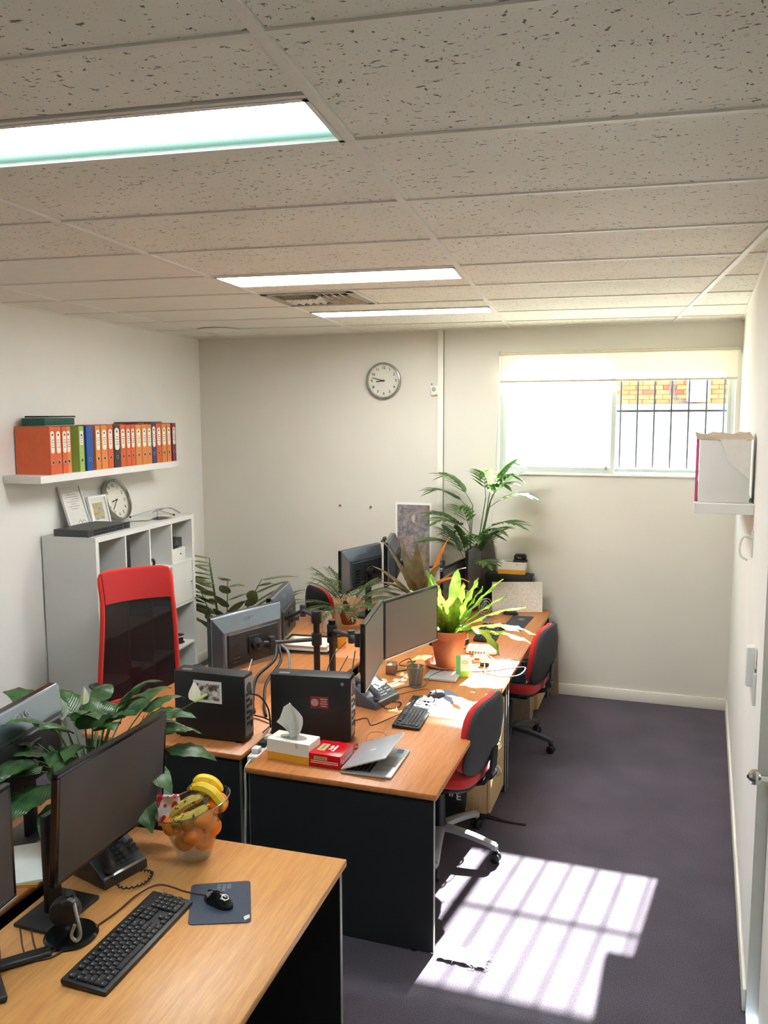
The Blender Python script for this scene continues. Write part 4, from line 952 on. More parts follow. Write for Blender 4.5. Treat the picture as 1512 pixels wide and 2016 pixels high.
# ---------------------------------------------------------------- left wall: binder shelf
def lw_thing(name, label, cat, s, d, z, group=None): return thing(name, label, cat, LW(s, d, z), AL, group)
SH = lw_thing('wall_shelf', 'long white floating shelf carrying the binders', 'shelf', .77, 0, 1.84)
g = G(); g.box((.132, 0, .0), (.260, 1.672, .046), bv=.002, seg=1); g.ob('board', white_paint, SH)
binder_cols = {'o': (216, 98, 52), 'y': (222, 138, 72), 'g': (158, 190, 92), 'b': (38, 82, 160), 'k': (56, 54, 54), 'n': (52, 66, 110), 'm': (124, 40, 70)}
BN = [(.046, .100, 'o', .252, 'redder orange binder with white label, nearest on the wall shelf'), (.103, .163, 'o', .250, 'redder orange binder, second from the near end of the wall shelf'),
      (.167, .222, 'o', .250, 'redder orange binder, third from the near end of the wall shelf'), (.226, .279, 'y', .236, 'orange binder with yellowed label beside the lime binder'),
      (.337, .391, 'g', .254, 'lime green binder on the wall shelf'), (.415, .488, 'b', .254, 'bright blue binder on the wall shelf'),
      (.521, .582, 'y', .250, 'orange binder directly right of the gap after the blue binder'), (.587, .661, 'y', .250, 'orange binder, second right of the blue binder'),
      (.664, .730, 'o', .250, 'orange binder touching the near side of the dark grey binder'), (.735, .817, 'k', .250, 'dark grey binder with long white label'),
      (.821, .889, 'o', .248, 'orange binder touching the far side of the dark grey binder'), (.892, .953, 'o', .248, 'orange binder, second after the dark grey binder'),
      (.955, 1.011, 'o', .248, 'orange binder, third after the dark grey binder'), (1.016, 1.098, 'y', .248, 'wide yellowish orange binder in the middle of the orange row'),
      (1.102, 1.172, 'y', .248, 'yellowish orange binder, second before the navy one'), (1.176, 1.242, 'y', .246, 'yellowish orange binder touching the near side of the navy one'),
      (1.246, 1.306, 'n', .246, 'thin navy binder with white label'), (1.310, 1.384, 'o', .246, 'orange binder touching the far side of the navy one'),
      (1.390, 1.461, 'y', .246, 'orange binder, second after the navy one'), (1.467, 1.529, 'y', .246, 'orange binder beside the maroon one'), (1.540, 1.600, 'm', .250, 'maroon binder at the far end of the wall shelf')]
label_w = mat('label_white', (236, 232, 218), .7, var=.03); scrib = mat('label_ink', (90, 84, 80), .7)
def binder_at(label, loc, w, h, dep, col, rz=AL, group='lever arch binders on the wall shelf', lab=True):
    t = thing('binder', label, 'binder', loc, rz, group)
    m = mat('binder_%s' % col, binder_cols[col], .5, var=.05, scale=25); pm = mat('binder_paper', (226, 222, 210), .9)
    g = G(); g.box((-.0015, 0, h/2), (.003, w, h)); 
    for s in (-1, 1): g.box((-dep/2, s*(w/2-.0015), h/2), (dep, .003, h))
    g.ob('cover', m, t, smooth=False)
    g = G(); g.box((-dep/2-.004, 0, h/2), (dep-.02, w*.6, h-.03)); g.ob('paper_block', pm, t, smooth=False)
    lw_, lh = w*.62, h*.46
    if col in 'kn': lw_, lh = w*.66, h*.52
    pts = []; r = lw_*.42
    for cx, cz, a0 in ((lw_/2-r, lh/2-r, 0), (-lw_/2+r, lh/2-r, 90), (-lw_/2+r, -lh/2+r, 180), (lw_/2-r, -lh/2+r, 270)):
        for q in range(4): a = math.radians(a0+30*q); pts.append((cx+r*math.cos(a), cz+r*math.sin(a)))
    if col != 'b':
        zc = h*.67 if col != 'g' else h*.74
        if col == 'g': pts = [(x, y*.66) for x, y in ((-lw_/2, -lh/2), (lw_/2, -lh/2), (lw_/2, lh/2), (-lw_/2, lh/2))]
        g = G(); g.prism(pts, .0012, Matrix(((0, 0, 1, 0), (1, 0, 0, 0), (0, 1, 0, zc), (0, 0, 0, 1)))); L = g.ob('spine_label', label_w, t, smooth=False)
        g = G(); g.lathe([(.0075, 0), (.0075, .0008)], 12, at(.0012, 0, zc+lh*.34*(1 if col != 'g' else .4), 0, PI/2))
        for q, k in enumerate((.55, .7, .4, .6)): g.box((.0016, 0, zc+lh*(.10-.11*q)), (.0008, lw_*k, .0035))
        g.ob('label_writing', scrib, L, smooth=False)['kind'] = 'stuff'
    g = G(); g.lathe([(.0115, 0), (.0115, .0015), (.009, .0015)], 18, at(.0002, 0, h*.25, 0, PI/2), cap=False); hr = g.ob('finger_ring', silver, t)
    g = G(); g.lathe([(.0095, 0), (.0095, .0008)], 18, at(.0003, 0, h*.25, 0, PI/2)); g.ob('finger_hole', ink, hr)
    return t
for s0, s1, c, d, lab in BN: binder_at(lab, LW((s0+s1)/2, d, 1.8635), s1-s0, .290+rnd.uniform(-.002, .003), d-.012, c)
t = lw_thing('box_file', 'dark green box file lying on top of the near orange binders', 'box file', .215, .13, 2.158)
g = G(); g.box((0, 0, .024), (.16, .30, .044), bv=.003); g.ob('case', mat('dark_green_board', (22, 78, 62), .6, var=.1), t)
t = lw_thing('folder', 'black folder lying on the dark green box file', 'folder', .235, .13, 2.2065); g = G(); g.box((0, 0, .006), (.17, .27, .010), bv=.002); g.ob('cover', black, t)
t = lw_thing('folder', 'thin dark folder lying across the binder tops near the maroon one', 'folder', 1.28, .12, 2.160); g = G(); g.box((0, 0, .004), (.2, .34, .007), bv=.002); g.ob('cover', mat('brown_folder', (92, 52, 44), .6), t)

# ---------------------------------------------------------------- white cube bookshelf
S0, S1, BD, BH = .245, 1.560, .39, 1.455
bk = lw_thing('bookshelf', 'white cube bookshelf against the left wall', 'bookshelf', (S0+S1)/2, 0.012, 0)
Lb = S1-S0; shelf_m = mat('white_laminate', (228, 230, 226), .45, var=.015, scale=8)
def bkbox(nm, s0, s1, d0, d1, z0, z1, m=shelf_m, par=None, bv=.0015):
    g = G(); g.box(((d0+d1)/2, (s0+s1)/2-(S0+S1)/2, (z0+z1)/2), (d1-d0, s1-s0, z1-z0), bv=bv, seg=1); return g.ob(nm, m, par or bk)
bkbox('top', S0, S1, 0, BD, BH-.035, BH); bkbox('base', S0, S1, 0, BD, 0.0, .06)
bkbox('side', S0, S0+.035, 0, BD, .06, BH-.035); bkbox('side', S1-.035, S1, 0, BD, .06, BH-.035)
bkbox('back_panel', S0+.035, S1-.035, .0, .004, .06, BH-.035)
cols = [S0+.035+(S1-S0-.07)*k/4 for k in range(5)]; rws = [.06, .445, .775, 1.098, BH-.035]
for c in cols[1:4]: bkbox('divider', c-.008, c+.008, .005, BD-.001, .061, BH-.036)
for z in rws[1:4]:
    for a, b in zip(cols, cols[1:]): bkbox('shelf', a+(.008 if a > S0+.05 else 0)+.0005, b-(.008 if b < S1-.05 else 0)-.0005, .005, BD-.002, z, z+.018)
for ci, ri, kn in ((0, 2, 0), (3, 2, 1)):
    a, b = cols[ci]+.010, cols[ci+1]-.010; dd = bkbox('door', a, b, BD-.022, BD-.003, rws[ri]+.020, rws[ri+1]-.002)
    if kn: g = G(); g.lathe([(.004, 0), (.004, .010), (.009, .014), (.008, .02), (0, .022)], 14, at(BD-.004, b-.03-(S0+S1)/2, (rws[ri]+rws[ri+1])/2, 0, PI/2)); g.ob('knob', silver, dd)
def on_shelf(nm, lab, cat, ci, ri, ds, dd, group=None): return lw_thing(nm, lab, cat, cols[ci]+ds, dd+.012, rws[ri]+.0182, group)
t = on_shelf('modem', 'upright black modem in the top near cubby of the bookshelf', 'modem', 0, 3, .165, .19); g = G(); g.box((0, 0, .105), (.16, .045, .21), bv=.008); g.ob('case', black, t)
g = G(); [g.box((.081, -.004, .05+.02*q), (.002, .012, .006)) for q in range(6)]; g.ob('lights', mid_grey, t)
t = on_shelf('black_box', 'flat black boxes lying in the top near cubby of the bookshelf', 'box', 0, 3, .082, .30); g = G(); g.box((0, 0, .04), (.12, .10, .078), bv=.004); g.ob('carton', black, t)
g = G(); [g.box((.0605, .0, .03+.016*q), (.001, .06, .004)) for q in range(2)]; g.ob('print', mid_grey, t)
t = on_shelf('computer_box', 'slim black computer standing in the second top cubby', 'computer', 1, 3, .072, .25); g = G(); g.box((0, 0, .13), (.22, .06, .26), bv=.005); g.ob('case', case_m, t)
t = on_shelf('book', 'brown book lying in the second top cubby of the bookshelf', 'book', 1, 3, .17, .27); g = G(); g.box((0, 0, .011), (.18, .14, .020), bv=.003); g.ob('cover', mat('brown_cover', (92, 60, 48), .6), t)
t = on_shelf('headset', 'coiled black headset in the third top cubby', 'headset', 2, 3, .10, .34)
g = G(); g.tube([(.0, .028*math.cos(a), .042+.028*math.sin(a)) for a in [2*PI*k/22 for k in range(22)]], .010, 8, closed=True); g.ob('ear_cushion', black, t)
g = G(); g.tube(curve([(-.01, -.02, .06), (-.012, -.04, .10), (-.012, -.03, .125), (-.012, -.045, .10), (-.02, -.05, .03), (.03, -.02, .012), (.03, .03, .011)], 5), .006, 7); g.ob('headband', black, t)
t = on_shelf('white_box', 'white gadget box in the far top cubby of the bookshelf', 'box', 3, 3, .165, .255); g = G(); g.box((0, 0, .0475), (.20, .20, .094), bv=.003); g.ob('carton', white_plastic, t)
g = G(); g.ball((.1005, .02, .05), .006); g.ob('emblem', ink, t)
t = lw_thing('black_box', 'black printed box on top of the white gadget box in the far cubby', 'box', cols[3]+.155, .275, rws[3]+.0182+.0945); g = G(); g.box((0, 0, .04), (.16, .16, .078), bv=.003); g.ob('carton', gloss_black, t)
g = G(); [g.box((.0805, .0, .03+.014*q), (.001, .07-.02*q, .004)) for q in range(3)]; g.ob('print', mid_grey, t)
binder_at('orange binder standing alone in the near cubby behind the red mesh chair', LW(cols[0]+.05, .30, rws[1]+.0185), .072, .285, .25, 'o', group=None)
binder_at('orange binder, second one in the near cubby behind the red mesh chair', LW(cols[0]+.126, .30, rws[1]+.0185), .072, .285, .25, 'o', group=None)
t = on_shelf('cable_spool', 'black cable spool with pale rim in the far third-row cubby', 'spool', 3, 1, .20, .29)
g = G(); g.lathe([(.06, 0), (.06, .006), (.05, .007), (.05, .05), (.06, .051), (.06, .058), (0, .058)], 28); g.ob('reel', black, t)
g = G(); g.lathe([(.0605, .052), (.062, .054), (.062, .057), (.055, .0585)], 28, cap=False); g.ob('rim', cream_paper, t)
# on top of the bookshelf
TZ = BH+.001
t = lw_thing('network_switch', 'grey rack network switch lying on top of the white bookshelf', 'network switch', .475, .225, TZ)
g = G(); g.box((0, 0, .022), (.26, .44, .042), bv=.002, seg=1); g.ob('case', mat('switch_grey', (72, 76, 80), .4, .5, var=.05), t)
for sy in (-1, 1): g = G(); g.box((.132, sy*.23, .022), (.003, .03, .042)); g.ob('rack_ear', dark_grey, t)
for blk in range(4):
    g = G()
    for k in range(6):
        for r in range(2): g.box((.1305, -.165+.085*blk+.0125*k, .014+.017*r), (.003, .010, .012))
    g.ob('port_block', black, t, smooth=False)
for k in range(4): g = G(); g.box((.1305, .185+.012*(k % 2), .014+.017*(k//2)), (.003, .009, .010)); g.ob('uplink_port', ink, t, smooth=False)
def pic_frame(nm, label, s, d, w, h, lean, border, fm, art, mount=0.):
    t = thing(nm, label, 'picture frame', LW(s, d, TZ), AL)
    M = rotm(0, -lean, 0)
    g = G()
    for c, e in (((-.009, 0, border/2), (.018, w, border)), ((-.009, 0, h-border/2), (.018, w, border)), ((-.009, -w/2+border/2, h/2), (.018, border, h-2*border)), ((-.009, w/2-border/2, h/2), (.018, border, h-2*border))): g.box(c, e, M)
    g.ob('frame', fm, t, smooth=False)
    g = G(); g.box((-.013, 0, h/2), (.004, w-2*border, h-2*border), M); g.ob('mount', paper, t, smooth=False)
    if mount: g = G(); g.box((-.0105, 0, h/2), (.001, w-2*border-2*mount, h-2*border-2*mount), M); g.ob('picture', art, t, smooth=False)
    g = G(); g.box((-.006, 0, h/2), (.0015, w-2*border, h-2*border), M); g.ob('glass', clear_mat('frame_glass', (1, 1, 1, 1), .04), t, smooth=False)
    return t, M
t, M = pic_frame('certificate_frame', 'tall white frame holding a printed certificate, leaning on the wall', .545, .115, .225, .315, .30, .012, white_paint, None)
g = G(); [g.box((-.0105, .0+(.03 if q in (2,) else 0), .25-.016*q), (.001, (.10, .13, .09, .12, .06, .11, .08)[q], .0035), M) for q in range(7)]; g.ob('print_lines', mat('print_grey', (150, 152, 156), .8), t, smooth=False)
g = G(); g.tube(curve([(-.010, -.01, .055), (-.010, .02, .072), (-.010, .03, .05), (-.010, .05, .068), (-.010, .08, .055)], 5), .0012, 5, M); g.ob('signature', ink, t)
def art_mat():
    m = NT('watercolour'); n = m.noise(m.coords((1, 1, 1)), 22, 4, .6)
    m.link(m.ramp(n.outputs[0], [(.36, lin((112, 140, 150))), (.46, lin((176, 190, 188))), (.54, lin((206, 190, 110))), (.66, lin((160, 140, 70)))]), m.b.inputs['Base Color']); m.b.inputs['Roughness'].default_value = .6; return m.m
pic_frame('picture_frame', 'small square white frame with a watercolour, leaning beside the clock', .765, .125, .215, .215, .20, .014, white_paint, art_mat(), .035)

# ---------------------------------------------------------------- clocks
rim_m = mat('clock_rim', (176, 174, 166), .22, .9, var=.04)
def clock(label, M4, r, hour, minute):
    """M4: dial in its xy plane, face looks along +z, 12 at +y"""
    t = thing('wall_clock', label, 'clock'); t.matrix_world = M4; tag(t, label, 'clock', 'round silver wall clocks')
    g = G(); g.lathe([(r*.80, 0), (r*.97, 0), (r, .008), (r, .03), (r*.985, .038), (r*.95, .040), (r*.90, .030), (r*.89, .014)], 56, cap=False); g.ob('rim', rim_m, t)
    g = G(); g.lathe([(0, .0), (r*.93, .0), (r*.93, .012), (0, .012)], 48); g.ob('dial', mat('clock_dial', (228, 226, 214), .7, var=.02), t)
    for k in range(1, 13):
        a = PI/2-k*PI/6; text('numeral', str(k), r*.21, ink, t, at(r*.70*math.cos(a), r*.70*math.sin(a), .0126), .0004, .0006)
    g = G()
    for k in range(60):
        a = k*PI/30; L = r*(.035 if k % 5 else .06); g.box((r*.855*math.cos(a), r*.855*math.sin(a), .0124), (L, r*.009, .0008), rz=a)
    g.ob('minute_track', ink, t, smooth=False)
    for nm, ang, L, w in (('hour_hand', hour*PI/6, .50, .05), ('minute_hand', minute*PI/30, .74, .034)):
        a = PI/2-ang; g = G(); g.box((r*(L/2-.07), 0, .018 if nm == 'hour_hand' else .020), (r*(L+.0), r*w, .0014), rotm(0, 0, a)); g.lathe([(r*.04, .0125), (r*.04, .0212)], 16); g.ob(nm, ink, t)
    g = G(); g.lathe([(r*.90, .033), (0, .035)], 48, cap=False); g.ob('glass', clear_mat('clock_glass', (1, 1, 1, 1), .03), t)
clock('round silver wall clock hung high on the back wall', Matrix.Translation((-2.256, BY-.001, 2.489)) @ rotm(PI/2, 0, 0), .148, 8.79, 47.4)
# leaning clock on the bookshelf: face looks out of the left wall
bx = Matrix(((0, 0, 1, 0), (1, 0, 0, 0), (0, 1, 0, 0), (0, 0, 0, 1)))
clock('round silver clock leaning on the wall on top of the bookshelf', Matrix.Translation(LW(1.03, .098, TZ+.004)) @ rotm(0, 0, AL) @ rotm(0, -.30, 0) @ Matrix.Translation((0, 0, .152)) @ bx @ rotm(0, 0, -.06), .152, 8.62, 37.5)
for lab, s, d, rz, w, l in (('loose white papers on the bookshelf in front of the clock', 1.13, .20, .3, .21, .16), ('dark brown flyer on the bookshelf top edge', 1.22, .31, -.2, .13, .10)):
    t = thing('paper_sheet', lab, 'paper', LW(s, d, TZ), AL+rz); g = G(); g.slab([[(x*l/2, y*w/2, .002+.006*abs(math.sin(x*2+y))) for x in (-1, 0, 1)] for y in (-1, -.5, 0, .5, 1)], .001); g.ob('sheet', paper if 'white' in lab else mat('brown_flyer', (96, 82, 74), .6), t)
t = thing('laptop_stand', 'folded silver wire stand lying on the far end of the bookshelf', 'stand', LW(1.36, .19, TZ), AL)
for pts in ([(-.12, -.16, .008), (.0, .0, .05), (.02, .16, .045)], [(.10, -.15, .008), (.02, .0, .05), (-.06, .15, .03)], [(-.12, .16, .008), (.02, .16, .045), (.12, .16, .008)], [(.0, .0, .05), (.13, .04, .008)]): g = G(); g.tube(curve(pts, 5), .005, 8); g.ob('wire', silver, t)
for p in ((-.12, -.16, .008), (.10, -.15, .008), (.13, .04, .008)): g = G(); g.ball(p, .008); g.ob('rubber_foot', black, t)

# ---------------------------------------------------------------- back wall things
t = thing('motion_sensor', 'small white box sensor stuck crooked beside the trunking', 'sensor', (-1.826, BY, 2.405), 0, None, 0, -.18)
g = G(); g.box((0, -.012, 0), (.062, .024, .074), bv=.006, seg=3); g.ob('case', white_plastic, t)
g = G(); g.lathe([(.018, 0), (.014, .006), (0, .008)], 20, at(.0, -.024, .01, PI/2)); g.ob('lens', mat('sensor_lens', (168, 166, 158), .4), t)
g = G(); g.lathe([(0, -.001), (.005, -.001), (.005, .004), (0, .005)], 10, at(-1.852, BY, 2.456, PI/2)); tag(g.ob('wall_screw', black), 'black screw head in the wall above the white sensor', 'screw')
for x, z, lab in ((-2.654, 1.449, 'brown wall hook, the one nearer the left corner'), (-2.379, 1.445, 'brown wall hook, the one nearer the poster')):
    t = thing('wall_hook', lab, 'hook', (x, BY, z), 0, 'small hooks on the back wall')
    g = G(); g.lathe([(.009, 0), (.009, .004), (0, .004)], 14, at(0, 0, 0, PI/2)); g.ob('plate', mat('hook_brown', (120, 98, 74), .5), t)
    g = G(); g.tube(curve([(0, -.004, 0), (0, -.018, -.002), (0, -.02, .01)], 4), .003, 8); g.ob('peg', mat('hook_brown', (120, 98, 74)), t)
def poster_mat():
    m = NT('poster_print'); v = m.coords((1, 1, 1)); n = m.noise(v, 13, 6, .72); n2 = m.noise(v, 5, 2); vo = m.node('ShaderNodeTexVoronoi'); vo.inputs['Scale'].default_value = 22; m.link(v, vo.inputs['Vector'])
    a = m.ramp(n.outputs[0], [(.30, lin((58, 58, 68))), (.45, lin((116, 116, 124))), (.56, lin((172, 164, 164))), (.70, lin((216, 208, 202)))])
    b = m.ramp(vo.outputs['Distance'], [(.1, lin((176, 168, 168))), (.5, lin((84, 84, 96)))])
    c = m.mix(.38, a, b); d = m.ramp(n2.outputs[0], [(.4, (0, 0, 0, 1)), (.65, (.5, .5, .5, 1))])
    m.link(m.mix(d, c, lin((150, 128, 120))), m.b.inputs['Base Color']); m.b.inputs['Roughness'].default_value = .5; return m.m
t = thing('wall_poster', 'grey painterly poster pinned to the back wall behind the cordyline', 'poster', (-2.005, BY, 1.225))
g = G(); g.box((0, -.0025, 0), (.31, .002, .54)); g.ob('sheet', paper, t, smooth=False)
g = G(); g.box((0, -.0040, .005), (.278, .0012, .49)); pp = g.ob('print', poster_mat(), t, smooth=False)
face = mat('poster_face', (186, 172, 164), .5, var=.12, scale=40)
g = G(); g.lathe([(.030, 0), (.024, .0012), (0, .0014)], 24, at(.01, -.0046, .135, PI/2, 0, .2), sx=.85, sy=1.15); g.ob('printed_face', face, pp)
g = G(); [g.box((.01+q, -.0062, .142), (.012, .0006, .004)) for q in (-.011, .011)]; g.box((.01, -.0062, .118), (.014, .0006, .004)); g.ob('printed_features', mat('poster_dark', (70, 62, 66), .6), pp, smooth=False)
t = thing('dark_panel', 'dark rounded panel standing behind the far monitors under the window', 'panel', (-1.375, 6.575, .69))
g = G(); g.pad(.15, 1.16, .03, lambda p: Vector((p.x, p.y, p.z)), 2.6); g.ob('board', mat('dark_panel', (74, 70, 66), .5), t)

# ---------------------------------------------------------------- right wall things
def rw_thing(name, label, cat, s, d, z, group=None): return thing(name, label, cat, RW(s, d, z), AR, group)
t = rw_thing('wall_shelf', 'white floating shelf on the right wall holding a paper box', 'shelf', 1.535, 0, 1.778)
g = G(); g.box((-.132, 0, 0), (.262, 1.75, .048), bv=.002, seg=1); g.ob('board', white_paint, t)
t = rw_thing('paper_box', 'white box stuffed with papers on the right wall shelf', 'box', 2.215, .135, 1.8025)
g = G(); g.box((0, 0, .148), (.224, .30, .296), bv=.003); g.ob('carton', white_paint, t)
g = G(); g.slab([[(-.125+.25*i/6, -.152, .298-.004*((i*3) % 4)+.012*math.sin(i*1.3)) if j == 0 else (-.135+.245*i/6, -.15+.10*j, .318+.010*math.sin(i*2.1+j)) for i in range(7)] for j in range(4)], .003); g.ob('crumpled_papers', mat('buff_paper', (196, 178, 158), .8, var=.15, scale=14), t)
g = G(); g.slab([[(-.02+.13*i/5, -.1535-.002*(i % 2), .292), (-.0+.11*i/5, -.1560, .245-.02*i), (.01+.10*i/5, -.1535, .20-.018*i)] for i in range(6)], .0015); g.ob('hanging_sheet', paper, t)
t = rw_thing('folder', 'pink folder standing at the aisle side of the white paper box', 'folder', 2.22, .256, 1.8025); g = G(); g.box((0, 0, .150), (.012, .24, .298), bv=.002); g.ob('cover', mat('pink_card', (206, 84, 130), .6), t)
t = rw_thing('switch_plate', 'white wall plate with a handset holder beside the door', 'wall plate', 3.02, 0, 1.20)
g = G(); g.box((-.006, 0, -.055), (.012, .20, .13), bv=.003); g.ob('plate', white_plastic, t)
g = G(); g.box((-.022, -.05, .03), (.032, .06, .16), bv=.006); g.ob('holder', white_plastic, t)
g = G(); g.box((-.016, .05, -.06), (.010, .03, .05), bv=.003); g.ob('rocker', paper, t)
t = rw_thing('coat_hook', 'white curved coat hook below the right wall shelf', 'hook', 2.42, 0, 1.62)
g = G(); g.box((-.003, 0, 0), (.006, .03, .12), bv=.002); g.ob('plate', white_plastic, t)
g = G(); g.tube(curve([(-.004, 0, .03), (-.04, 0, .035), (-.055, 0, -.01), (-.05, 0, -.055), (-.02, 0, -.075)], 6), .006, 8); g.ob('hook', white_plastic, t)
# ---------------------------------------------------------------- laptop, boxes on the near end of the laptop desk
alu_m = mat('laptop_aluminium', (206, 210, 214), .35, .55, var=.015)
t = thing('laptop', 'open silver laptop with its lid half lowered at the near desk end', 'laptop', (-1.187, 3.352, DZT), .03)
# local x: from hinge (-) to the front edge (+), y along the hinge
g = G(); g.box((0, 0, .0075), (.226, .304, .011), bv=.004, seg=2); b_ = g.ob('base', alu_m, t)
g = G()
for r in range(6):
    for c in range(14):
        w = .0165; g.box((-.088+.0185*r, -.124+.019*c, .0135), (.0150, w, .0016))
kk = g.ob('keys', key_m, t, smooth=False); kk['kind'] = 'stuff'
g = G(); g.box((.070, 0, .0132), (.066, .104, .0008)); g.ob('trackpad', mat('trackpad_grey', (188, 194, 200), .3, .4), t, smooth=False)
g = G(); g.box((.075, .115, .0132), (.030, .034, .0008)); st = g.ob('sticker', mat('sticker_blue', (60, 140, 190), .4), t, smooth=False)
g = G(); g.box((.075, .138, .0132), (.030, .010, .0009)); g.ob('sticker_tail', mid_grey, st, smooth=False)
Ml = at(-.110, 0, .015, 0, -math.radians(20), 0)
g = G(); g.box((.106, 0, .0045), (.212, .304, .007), Ml, bv=.003, seg=2); lid = g.ob('lid', alu_m, t)
g = G(); g.box((.106, 0, .0005), (.190, .284, .0012), Ml); g.ob('display', screen_m, lid, smooth=False)
g = G(); g.lathe([(.014, 0), (.014, .0006)], 24, Ml @ at(.106, 0, .0081), sx=1.0, sy=.86); g.box((.088, .004, .0084), (.008, .003, .0006), Ml, rz=.5); g.ob('lid_emblem', mat('lid_emblem', (238, 240, 242), .3), lid)

def tissue_mat():
    m = NT('tissue_carton'); tc = m.n.new('ShaderNodeTexCoord'); sp = m.n.new('ShaderNodeSeparateXYZ'); m.link(tc.outputs['Object'], sp.inputs[0])
    lt = m.node('ShaderNodeMath', operation='LESS_THAN'); lt.inputs[1].default_value = .036; m.link(sp.outputs[2], lt.inputs[0])
    vo = m.node('ShaderNodeTexVoronoi'); vo.inputs['Scale'].default_value = 24; vo.inputs['Randomness'].default_value = 1.; m.link(tc.outputs['Object'], vo.inputs['Vector'])
    dots = m.ramp(vo.outputs['Distance'], [(.17, (1, 1, 1, 1)), (.19, (0, 0, 0, 1))])
    c = m.mix(dots, lin((232, 230, 220)), lin((224, 206, 150)))
    m.link(m.mix(lt.outputs[0], c, lin((226, 164, 44))), m.b.inputs['Base Color']); m.b.inputs['Roughness'].default_value = .6; return m.m
tis_m = tissue_mat()
tissue_paper = see_mat('tissue_paper', (244, 243, 238), .02, .3, .9)
def tissue_box(label, loc, rz, tissue=True):
    t = thing('tissue_box', label, 'tissue box', loc, rz, 'white and yellow tissue boxes')
    g = G(); g.box((0, 0, .047), (.212, .108, .094), bv=.002, seg=1); g.ob('carton', tis_m, t, smooth=False)
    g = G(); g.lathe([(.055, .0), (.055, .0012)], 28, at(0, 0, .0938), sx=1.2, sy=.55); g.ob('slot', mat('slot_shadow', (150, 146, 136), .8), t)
    if tissue:
        R = random.Random(4); rows = []
        for j in range(9):
            v = j/8; row = []
            for i in range(11):
                u = i/10-.5; sp_ = .035+.115*v*(1-.3*v)
                row.append((u*2*sp_*.62-.028*v*v+(.02*v if u < 0 else .0), .012*math.sin(u*9+v*3)*(1-.3*v)+.03*v*(.4-abs(u)),   .095+.150*v*(1-.55*(abs(u)*1.6)**2)-(.035*v*v if u < -.3 else 0)))
            rows.append(row)
        g = G(); g.slab(rows, .0012); g.ob('tissue', tissue_paper, t, ang=80)
    return t
tissue_box('white and yellow tissue box with a tissue pulled out, beside the red tea box', (-1.556, 3.290, DZT), math.radians(-4.5))
tissue_box('closed white and yellow tissue box on top of the far black computer', (-1.165, 6.515, DZT+.2712), .05, False)
tea_red = mat('tea_red', (196, 18, 30), .25, var=.08, scale=20)
t = thing('tea_box', 'red Twinings tea box in clear wrap between tissue box and laptop'.replace('Twinings ', ''), 'tea box', (-1.380, 3.305, DZT), math.radians(-.5))
g = G(); g.box((0, 0, .031), (.150, .160, .060), bv=.003); g.ob('carton', tea_red, t)
gold = mat('tea_label_gold', (196, 170, 122), .5)
g = G(); g.box((-.018, -.0806, .044), (.062, .001, .015)); lb = g.ob('front_label', gold, t, smooth=False)
text('lettering', 'TWININGS', .0105, ink, lb, at(-.018, -.0812, .044, PI/2), .0003)
for z in (.030, .022): g = G(); g.box((.0, -.0806, z), (.128, .001, .0022)); g.ob('stripe', paper, t, smooth=False)
g = G(); g.box((.0755, 0, .030), (.001, .13, .0022)); g.box((.0755, 0, .022), (.001, .13, .0022)); g.ob('side_stripe', paper, t, smooth=False)
g = G(); g.box((-.036, -.002, .0612), (.036, .075, .001)); lb = g.ob('top_label', gold, t, smooth=False)
text('lettering', 'TWININGS', .012, ink, lb, at(-.036, -.002, .0618, 0, 0, PI/2), .0003)
text('top_lettering', 'English', .017, paper, t, at(.0, .004, .0615, 0, 0, PI/2), .0004, .0006)
text('top_lettering', 'Breakfast', .017, paper, t, at(.018, .0, .0615, 0, 0, PI/2), .0004, .0006)
red_wire = mat('red_wire', (200, 60, 30), .5)
cable('thin red wire curled on the desk behind the tea box', [(-1.32, 3.46, .705), (-1.28, 3.56, .715), (-1.22, 3.52, .707), (-1.27, 3.47, .708), (-1.30, 3.56, .74), (-1.25, 3.62, .73), (-1.20, 3.58, .705), (-1.24, 3.52, .704)], .0014, red_wire, 'red_wire', 'wire')
cable('bundled red earphone lead beside the computer with the sticker', [(-1.335, 3.42, .71), (-1.315, 3.45, .735), (-1.325, 3.48, .71), (-1.31, 3.44, .718), (-1.325, 3.40, .728), (-1.318, 3.45, .706)], .003, mat('dark_red_wire', (150, 24, 34), .5), 'earphone_lead', 'wire')

# ---------------------------------------------------------------- mice, pads, phones
def mouse(label, loc, rz, m=gloss_black, side=mid_grey, logo=False):
    """front of the mouse at local +y"""
    t = thing('computer_mouse', label, 'mouse', loc, rz, 'computer mice')
    g = G(); g.ball((0, 0, .004), 1, sc=(.031, .057, .034), seg=24, rings=16)
    for v in g.bm.verts:
        if v.co.z < .001: v.co.z = .001
        v.co.x *= 1-.22*(1-abs(v.co.y)/.057)*(1 if v.co.z < .02 else .4)
    g.ob('shell', m, t)
    g = G(); g.ball((0, 0, .0046), 1, sc=(.0312, .0575, .0344), seg=24, rings=16)
    bmesh.ops.delete(g.bm, geom=[v for v in g.bm.verts if v.co.y < .012 or v.co.z < .018 or abs(v.co.x) < .003], context='VERTS'); g.ob('buttons', side, t)
    g = G(); g.lathe([(.010, -.003), (.011, 0), (.010, .003)], 16, at(0, .034, .027, 0, PI/2)); g.ob('wheel', black, t)
    if logo: g = G(); g.tube([(.010*math.cos(a), -.030+.010*math.sin(a), .0315-.004*math.sin(a)*-1) for a in [2*PI*k/24 for k in range(24)]], .0009, 5, closed=True); g.ob('emblem', silver, t)
    return t
